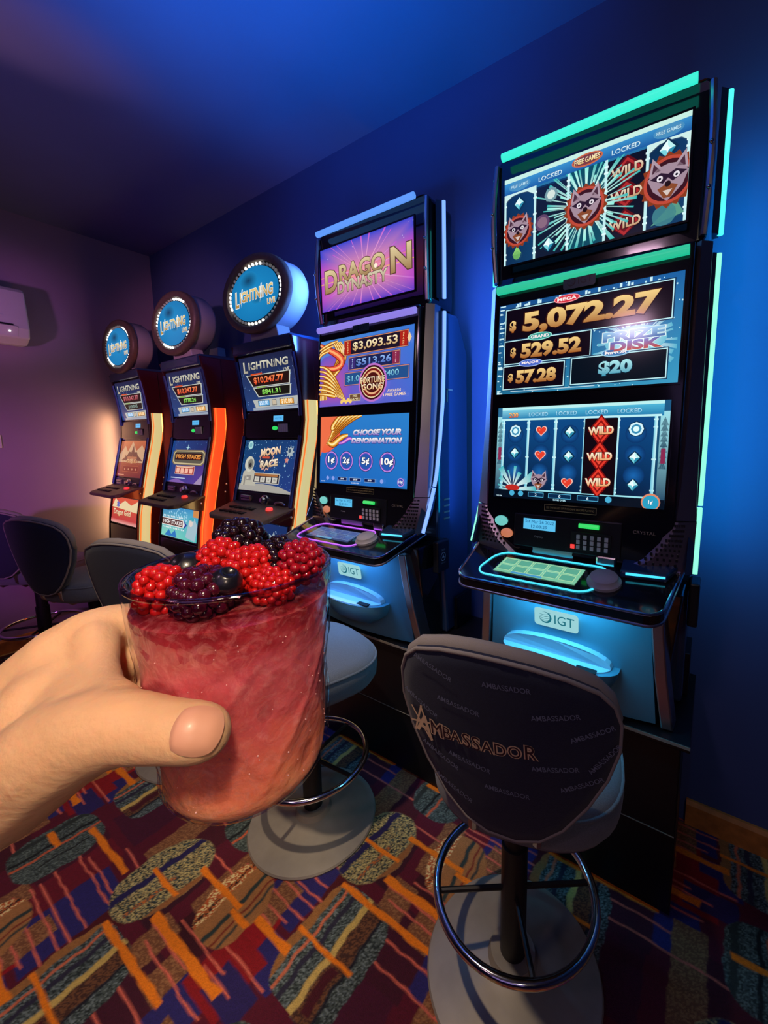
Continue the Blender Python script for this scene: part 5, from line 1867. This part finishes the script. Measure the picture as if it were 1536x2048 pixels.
def drink_mat():
    m = bpy.data.materials.new('cloudy_pink_drink')
    m.use_nodes = True
    nt = m.node_tree
    b = nt.nodes['Principled BSDF']
    tc = nt.nodes.new('ShaderNodeTexCoord')
    sep = nt.nodes.new('ShaderNodeSeparateXYZ')
    nt.links.new(tc.outputs['Object'], sep.inputs[0])
    n = nt.nodes.new('ShaderNodeTexNoise')
    n.inputs['Scale'].default_value = 55
    n.inputs['Detail'].default_value = 5
    n.inputs['Distortion'].default_value = 1.2
    nt.links.new(tc.outputs['Object'], n.inputs['Vector'])
    ad = nt.nodes.new('ShaderNodeMath')
    ad.operation = 'MULTIPLY_ADD'
    ad.inputs[1].default_value = .030
    nt.links.new(n.outputs['Fac'], ad.inputs[0])
    nt.links.new(sep.outputs['Z'], ad.inputs[2])
    mr = nt.nodes.new('ShaderNodeMapRange')
    mr.inputs[1].default_value = .015
    mr.inputs[2].default_value = .115
    nt.links.new(ad.outputs[0], mr.inputs[0])
    cr = nt.nodes.new('ShaderNodeValToRGB')
    e = cr.color_ramp.elements
    e[0].position, e[0].color = 0.0, (*hexc('#ffc08c'), 1)  # pale orange end brightened to stand for warm light glowing in the foot
    e[1].position, e[1].color = 1.0, (*hexc('#701420'), 1)
    for p, c in ((.20, '#f08a68'), (.5, '#dd6468'), (.72, '#d86470'), (.86, '#b83844')):
        q = cr.color_ramp.elements.new(p)
        q.color = (*hexc(c), 1)
    nt.links.new(mr.outputs[0], cr.inputs[0])
    n3 = nt.nodes.new('ShaderNodeTexNoise')
    n3.inputs['Scale'].default_value = 90
    n3.inputs['Detail'].default_value = 6
    n3.inputs['Roughness'].default_value = .7
    n3.inputs['Distortion'].default_value = 2.0
    nt.links.new(tc.outputs['Object'], n3.inputs['Vector'])
    m3 = nt.nodes.new('ShaderNodeMapRange')
    m3.inputs[1].default_value = .48
    m3.inputs[2].default_value = .72
    m3.inputs[4].default_value = .45
    nt.links.new(n3.outputs['Fac'], m3.inputs[0])
    mc = nt.nodes.new('ShaderNodeMix')
    mc.data_type = 'RGBA'
    nt.links.new(m3.outputs[0], mc.inputs['Factor'])
    nt.links.new(cr.outputs[0], mc.inputs['A'])
    mc.inputs['B'].default_value = (*hexc('#f2a8a4'), 1)
    nt.links.new(mc.outputs['Result'], b.inputs['Base Color'])
    b.inputs['Roughness'].default_value = .25
    b.inputs['Subsurface Weight'].default_value = .6
    b.inputs['Subsurface Radius'].default_value = (.02, .008, .006)
    b.inputs['Subsurface Scale'].default_value = .5
    n2 = nt.nodes.new('ShaderNodeTexNoise')
    n2.inputs['Scale'].default_value = 160
    n2.inputs['Detail'].default_value = 4
    nt.links.new(tc.outputs['Object'], n2.inputs['Vector'])
    bp = nt.nodes.new('ShaderNodeBump')
    bp.inputs['Strength'].default_value = .6
    bp.inputs['Distance'].default_value = .002
    nt.links.new(n2.outputs['Fac'], bp.inputs['Height'])
    nt.links.new(bp.outputs[0], b.inputs['Normal'])
    return m


K['glass'] = glass_mat()
K['drink'] = drink_mat()
K['rimglass'] = glass_mat('rim_glass', (.72, .50, .60), .10)
GO = tuple(GC)
gt = thing('drinking_glass', 'short cut-glass tumbler held in the hand, full of pink drink', 'glass', GO)
SEG = 192
zo = [.0005, .002, .004, .007, .010, .012] + [.0135 + .0013 * k for k in range(50)] + [.082, .088, .094, .100, .1045]
outer = lat(glass_r, zo, SEG)
inner_r = lambda z, a: .0345 + (.0405 - .0345) * (z - .010) / .095
top = lat(lambda z, a: .0424, [.1068], SEG) + lat(lambda z, a: .0411, [.1068], SEG)
inner = lat(inner_r, [.104, .09, .07, .05, .03, .018, .012], SEG)
floor_ = lat(lambda z, a: .028, [.0105], SEG)
obj('tumbler_body', MB().loft(outer + top + inner + floor_), K['glass'], gt, GO, smooth=40)
rimn = [(GC.x + .04185 * math.cos(2 * math.pi * k / 96), GC.y + .04185 * math.sin(2 * math.pi * k / 96), GC.z + .1062) for k in range(96)]
obj('rim', MB().tube(rimn, .00125, 8, True), K['rimglass'], gt, GO, smooth='all', label='thick rounded glass rim')
# drink fills the cup right down to the thick foot, its side follows the cut facets
dr = lambda z, a: min(.35 * smooth_r(z) + .65 * glass_r(z, a) - .0014, .0424)
dz_ = [.003, .005, .008, .010, .012] + [.0135 + .0013 * k for k in range(50)] + [.082, .089, .0935]
dk = lat(dr, dz_, SEG)
surf = []
for f in (.9, .6, .3):
    surf.append([(GC.x + .0405 * f * math.cos(2 * math.pi * k / SEG), GC.y + .0405 * f * math.sin(2 * math.pi * k / SEG), GC.z + .0955 + .0006 * math.sin(k * .4 + f * 9)) for k in range(SEG)])
dro = obj('pink_drink', MB().loft(dk + surf), K['drink'], None, (0, 0, 0), smooth=40)
for v in dro.data.vertices:
    v.co -= GC
dro.location = GC
tag(dro, 'cloudy pink drink with berries on top, inside the tumbler', 'drink')


rnd_b = random.Random(12)
bb = MB()
for k in range(120):
    z = rnd_b.uniform(.012, .088)
    a = rnd_b.uniform(0, 2 * math.pi)
    rr = dr(z, a) + .0002
    bb.ball((rr * math.cos(a), rr * math.sin(a), z), rnd_b.choice((.00018, .00025, .0003, .00042)), 6)
obj('sparkle_specks', bb, mat('sparkle_speck_pink', (.92, .55, .54), .12, coat=1.0), dro, smooth='all', kind='stuff')  # tiny pale specks on the drink, stand in for sparkles of the glass


def berry_mesh(kind, seed):
    rnd = random.Random(seed)
    mb = MB()
    if kind == 'blue':
        m = MB()
        m.lathe([(0, -.0066), (.004, -.006), (.0066, -.003), (.0075, 0), (.0068, .0032), (.0045, .0056), (.0034, .0064), (.0026, .0054), (.001, .0048), (0, .0047)], 24)
        return m
    r = .0085 if kind == 'rasp' else .0092
    nlat = 8
    for i in range(nlat):
        th = math.pi * (.05 + .84 * i / (nlat - 1))
        n = max(1, round((15 if kind == 'rasp' else 13) * math.sin(th)))
        for j in range(n):
            ph = 2 * math.pi * (j + .5 * (i % 2)) / n + rnd.uniform(-.1, .1)
            rr = r * (1 + rnd.uniform(-.05, .05))
            c = (rr * .95 * math.sin(th) * math.cos(ph), rr * .95 * math.sin(th) * math.sin(ph), rr * 1.14 * math.cos(th))
            mb.ball(c, (.00200 if kind == 'rasp' else .00240) * rnd.uniform(.85, 1.15), 8)
    mb.ball((0, 0, 0), r * .92, 14, (1, 1, 1.1))
    return mb


K['rasp'] = mat('raspberry_skin', hexc('#c81a18'), .22, coat=.6)
K['raspd'] = mat('dark_raspberry_skin', hexc('#a01024'), .22, coat=.6)
K['blackb'] = mat('blackberry_skin', hexc('#1c0a14'), .2, coat=.7)
K['purple'] = mat('purple_blackberry_skin', hexc('#4c0c24'), .2, coat=.7)
K['blueb'] = mat('blueberry_skin', hexc('#15141f'), .3, coat=.4)
for q in ('rasp', 'raspd', 'purple'):
    b = K[q].node_tree.nodes['Principled BSDF']
    b.inputs['Subsurface Weight'].default_value = .35
    b.inputs['Subsurface Radius'].default_value = (.006, .002, .001)
    b.inputs['Subsurface Scale'].default_value = .5
fruit = [
    ('blackberry', 'black', 'blackb', (-0.1950, 0.1120, 1.4495), 1.25, (.3, .9, .2), 'large blackberry on top at the back of the glass', 'berry'),
    ('blueberry', 'blue', 'blueb', (-0.1960, 0.0870, 1.4430), 1.12, (.7, -.4, .3), 'glossy dark blueberry at the left of the fruit heap', 'berry'),
    ('raspberry', 'rasp', 'rasp', (-0.1880, 0.0980, 1.4450), 1.12, (.9, .4, 1.0), 'bright red raspberry in the middle beside the left blueberry', 'berry'),
    ('raspberry', 'rasp', 'rasp', (-0.1708, 0.1020, 1.4440), 1.12, (.2, 1.2, .3), 'bright red raspberry in the middle, right of the blueberry on top', 'berry'),
    ('raspberry', 'rasp', 'raspd', (-0.1515, 0.1150, 1.4465), 1.08, (1.1, .2, .8), 'dark red raspberry against the right rim of the glass', 'berry'),
    ('raspberry', 'rasp', 'rasp', (-0.1870, 0.0725, 1.4395), 1.10, (.4, .5, .2), 'red raspberry at the left front rim of the glass', 'berry'),
    ('blackberry', 'black', 'purple', (-0.1690, 0.0800, 1.4395), 1.15, (1.3, .3, .6), 'deep purple blackberry at the front of the fruit heap', 'berry'),
    ('blueberry', 'blue', 'blueb', (-0.1600, 0.0850, 1.4450), .82, (.2, .5, .4), 'small blueberry resting on the purple blackberry at the front', 'berry'),
    ('blackberry', 'black', 'blackb', (-0.1675, 0.1150, 1.4455), 1.05, (.8, .9, .1), 'greyish blackberry between the red raspberries at the back right', 'berry'),
    ('raspberry', 'rasp', 'rasp', (-0.1545, 0.1020, 1.4385), .95, (.5, 1.4, .5), 'red raspberry half sunk in the drink below the dark red one', 'berry'),
    ('blackberry', 'black', 'purple', (-0.1790, 0.0860, 1.4345), 1.05, (.1, .8, .9), 'purple blackberry sunk in the drink under the red raspberry', 'berry'),
]
_BM = {}
for i, (nm, kind, m, p, sc, rot, lab, cat) in enumerate(fruit):
    o = obj(nm, berry_mesh(kind, i), K[m], None, smooth='all')
    o.location = (p[0], p[1], p[2] - .0015)
    o.scale = (sc, sc, sc)
    o.rotation_euler = rot
    tag(o, lab, cat, 'mixed berries on the drink')



# ---------------------------------------------------------------- the hand that holds the glass
HAND = {
    'arm_up': [(-0.4120, -0.0330, 1.2900, 0.0260), (-0.3454, 0.0067, 1.3397, 0.0235), (-0.2716, 0.0334, 1.3682, 0.0215), (-0.2530, 0.0544, 1.3944, 0.0185), (-0.2502, 0.0649, 1.4034, 0.0145), (-0.2489, 0.0724, 1.4067, 0.0112)],
    'arm_lo': [(-0.3950, -0.0335, 1.2780, 0.0260), (-0.3024, 0.0012, 1.3147, 0.0240), (-0.2345, 0.0259, 1.3562, 0.0205), (-0.2001, 0.0372, 1.3841, 0.0185)],
    'arm_mid': [(-0.4086, -0.0316, 1.2836, 0.0280), (-0.3199, 0.0039, 1.3291, 0.0260), (-0.2523, 0.0294, 1.3612, 0.0220), (-0.2328, 0.0434, 1.3842, 0.0200)],
    'forearm': [(-0.2900, 0.0150, 1.3430, 0.0250), (-0.3400, -0.0060, 1.3170, 0.0310), (-0.4086, -0.0400, 1.2800, 0.0345), (-0.5100, -0.1200, 1.2200, 0.0375), (-0.6200, -0.2800, 1.1200, 0.0420)],
    'index': [(-0.2489, 0.0724, 1.4067, 0.0112), (-0.2383, 0.1042, 1.4020, 0.0100), (-0.2254, 0.1306, 1.3985, 0.0090), (-0.2046, 0.1478, 1.3965, 0.0080)],
    'thumb': [(-0.2345, 0.0259, 1.3562, 0.0205), (-0.2001, 0.0372, 1.3841, 0.0185), (-0.1819, 0.0448, 1.3947, 0.0152), (-0.1694, 0.0501, 1.3985, 0.0130), (-0.1516, 0.0572, 1.3996, 0.0110), (-0.1446, 0.0613, 1.3994, 0.0108), (-0.1428, 0.0635, 1.3985, 0.0103)],
    'web': [(-0.2392, 0.0628, 1.4048, 0.0105), (-0.2214, 0.0580, 1.3991, 0.0085), (-0.2022, 0.0536, 1.3977, 0.0085), (-0.1826, 0.0523, 1.3993, 0.0095)],
    'webfill': [(-0.2522, 0.0522, 1.3919, 0.0180), (-0.2265, 0.0504, 1.3872, 0.0160), (-0.2054, 0.0465, 1.3886, 0.0160)],
    'palm': [(-0.2756, 0.0431, 1.3542, 0.0180), (-0.2640, 0.0600, 1.3640, 0.0160), (-0.2560, 0.0700, 1.3760, 0.0120)],
    'middle': [(-0.2500, 0.0723, 1.3880, 0.0118), (-0.2371, 0.1070, 1.3815, 0.0100), (-0.2229, 0.1332, 1.3780, 0.0090), (-0.1993, 0.1491, 1.3760, 0.0080)],
    'ring': [(-0.2504, 0.0707, 1.3690, 0.0115), (-0.2362, 0.1059, 1.3615, 0.0096), (-0.2233, 0.1302, 1.3585, 0.0086), (-0.2029, 0.1463, 1.3570, 0.0076)],
    'pinky': [(-0.2484, 0.0688, 1.3540, 0.0105), (-0.2349, 0.1030, 1.3450, 0.0084), (-0.2243, 0.1237, 1.3430, 0.0076), (-0.2108, 0.1382, 1.3420, 0.0066)],
}


def skin_mat():
    m = mat('skin', hexc('#e2b288'), .5, noise=.06, nscale=45, bump=.28, bscale=260)
    b = m.node_tree.nodes['Principled BSDF']
    b.inputs['Subsurface Weight'].default_value = .3
    b.inputs['Subsurface Radius'].default_value = (.012, .004, .002)
    b.inputs['Subsurface Scale'].default_value = .5
    return m


K['skin'] = skin_mat()
K['nail'] = mat('thumbnail', hexc('#dda084'), .42, coat=.08)
mb = MB()
HO = Vector((-0.2345, 0.0259, 1.3562))
for ch in HAND.values():
    for (a, b) in zip(ch, ch[1:]):
        A, B = Vector(a[:3]), Vector(b[:3])
        n = max(2, int((B - A).length / (.22 * min(a[3], b[3]))) + 1)
        for k in range(n + 1):
            f = k / n
            r = a[3] * (1 - f) + b[3] * f
            bmesh.ops.create_icosphere(mb.bm, subdivisions=2, radius=r, matrix=Matrix.Translation(A.lerp(B, f)))
hand = obj('person', mb, K['skin'], None, tuple(HO), smooth='all')
hand.location = HO
r = hand.modifiers.new('skin', 'REMESH')
r.mode = 'VOXEL'
r.voxel_size = .0015
r.use_smooth_shade = True
sm = hand.modifiers.new('smooth', 'SMOOTH')
sm.factor = .5
sm.iterations = 24
tag(hand, 'bare left hand and wrist of a person holding up the pink drink', 'person')
# thumbnail: a thin curved plate lying on the end of the thumb
A = Vector((.81, .58, -.08)).normalized()
N = Vector((.70, -.36, .62))
N = (N - A * N.dot(A)).normalized()
B = A.cross(N)
C0 = Vector((-.1428, .0635, 1.3985))
balls = []
for (p, q) in zip(HAND['thumb'][3:], HAND['thumb'][4:]):
    for k in range(9):
        f = k / 8
        balls.append((Vector(p[:3]).lerp(Vector(q[:3]), f) - C0, p[3] * (1 - f) + q[3] * f))


def skin_height(a, b):
    best = -1
    for c, r in balls:
        d2 = (a - c.dot(A)) ** 2 + (b - c.dot(B)) ** 2
        if d2 < r * r:
            best = max(best, c.dot(N) + math.sqrt(r * r - d2))
    return best


bm = MB()
NA, NB = 16, 12
g = []
for i in range(NA + 1):
    ta = -1 + 2 * i / NA
    row = []
    for j in range(NB + 1):
        tb = -1 + 2 * j / NB
        # squircle outline, rounder towards the cuticle
        a = .0018 + .0072 * ta * math.sqrt(1 - (.50 if ta > 0 else .30) * tb * tb)
        b = .0075 * tb * math.sqrt(1 - .38 * ta * ta)
        h = skin_height(a, b)
        if h < 0:
            h = .002
        e = max(abs(ta), abs(tb))
        row.append(bm.bm.verts.new(C0 + A * a + B * b + N * (h + .00035 - .0009 * max(0, e - .8) / .2 * (1 if ta < .8 else .2))))
    g.append(row)
for i in range(NA):
    for j in range(NB):
        bm.bm.faces.new((g[i][j], g[i + 1][j], g[i + 1][j + 1], g[i][j + 1]))
obj('thumbnail', bm, K['nail'], hand, tuple(HO), smooth='all', label='smooth pinkish thumbnail')

# ---------------------------------------------------------------- things on the walls
ac = thing('air_conditioner', 'white split air conditioner high on the end wall, lit violet', 'air conditioner', (XL, .50, 2.16))
OFF = (XL, .50, 2.16)
prof = [(0, 2.16), (.10, 2.155), (.185, 2.19), (.205, 2.25), (.20, 2.31), (.175, 2.49), (.155, 2.515), (0, 2.52)]
mb = MB()
mb.prism_x([(d, z) for d, z in prof], .03, .88)
for v in mb.bm.verts:
    v.co = Vector((XL + v.co.y, v.co.x, v.co.z))
obj('body', mb, K['white'], ac, OFF, bevel=.012, seg=3)
obj('air_outlet', MB().box(XL + .12, XL + .208, .08, .80, 2.262, 2.272), K['slot'], ac, OFF)
obj('flap', MB().loft([[(XL + .190, y, 2.195), (XL + .212, y, 2.258), (XL + .206, y, 2.262), (XL + .184, y, 2.199)] for y in (.07, .82)]), K['white'], ac, OFF)
obj('indicator', MB().ball((XL + .203, .78, 2.225), .006, 8), lamp('indicator_lamp', (1, .9, .95), 1.5), ac, OFF)
for k in range(2):
    obj('vent_line', MB().box(XL + .19, XL + .2005, .68, .76, 2.30 + .02 * k, 2.306 + .02 * k), K['grey'], ac, OFF)

sw = thing('light_switch', 'small pale switch plate on the end wall at the picture edge', 'switch', (XL, .69, 1.50))
obj('plate', MB().box(XL + .001, XL + .010, .62, .705, 1.455, 1.545), K['white'], sw, (XL, .69, 1.50), bevel=.003)
obj('rocker', MB().box(XL + .009, XL + .014, .655, .672, 1.48, 1.52), K['white'], sw, (XL, .69, 1.50), bevel=.002)

wl = thing('wall_sensor', 'small pale tapered wall unit between the two nearest round signs', 'sensor', (-3.10, YW, 2.11))
OFF = (-3.10, YW, 2.11)
obj('housing', MB().loft([[(-3.175, YW - .001, 2.05), (-3.03, YW - .001, 2.05), (-3.03, YW - .07, 2.05), (-3.175, YW - .07, 2.05)], [(-3.16, YW - .001, 2.17), (-3.045, YW - .001, 2.17), (-3.045, YW - .055, 2.17), (-3.16, YW - .055, 2.17)]]), K['white'], wl, OFF, bevel=.006)
obj('lens', MB().box(-3.15, -3.06, YW - .074, YW - .06, 2.065, 2.095), K['grey'], wl, OFF, bevel=.003)
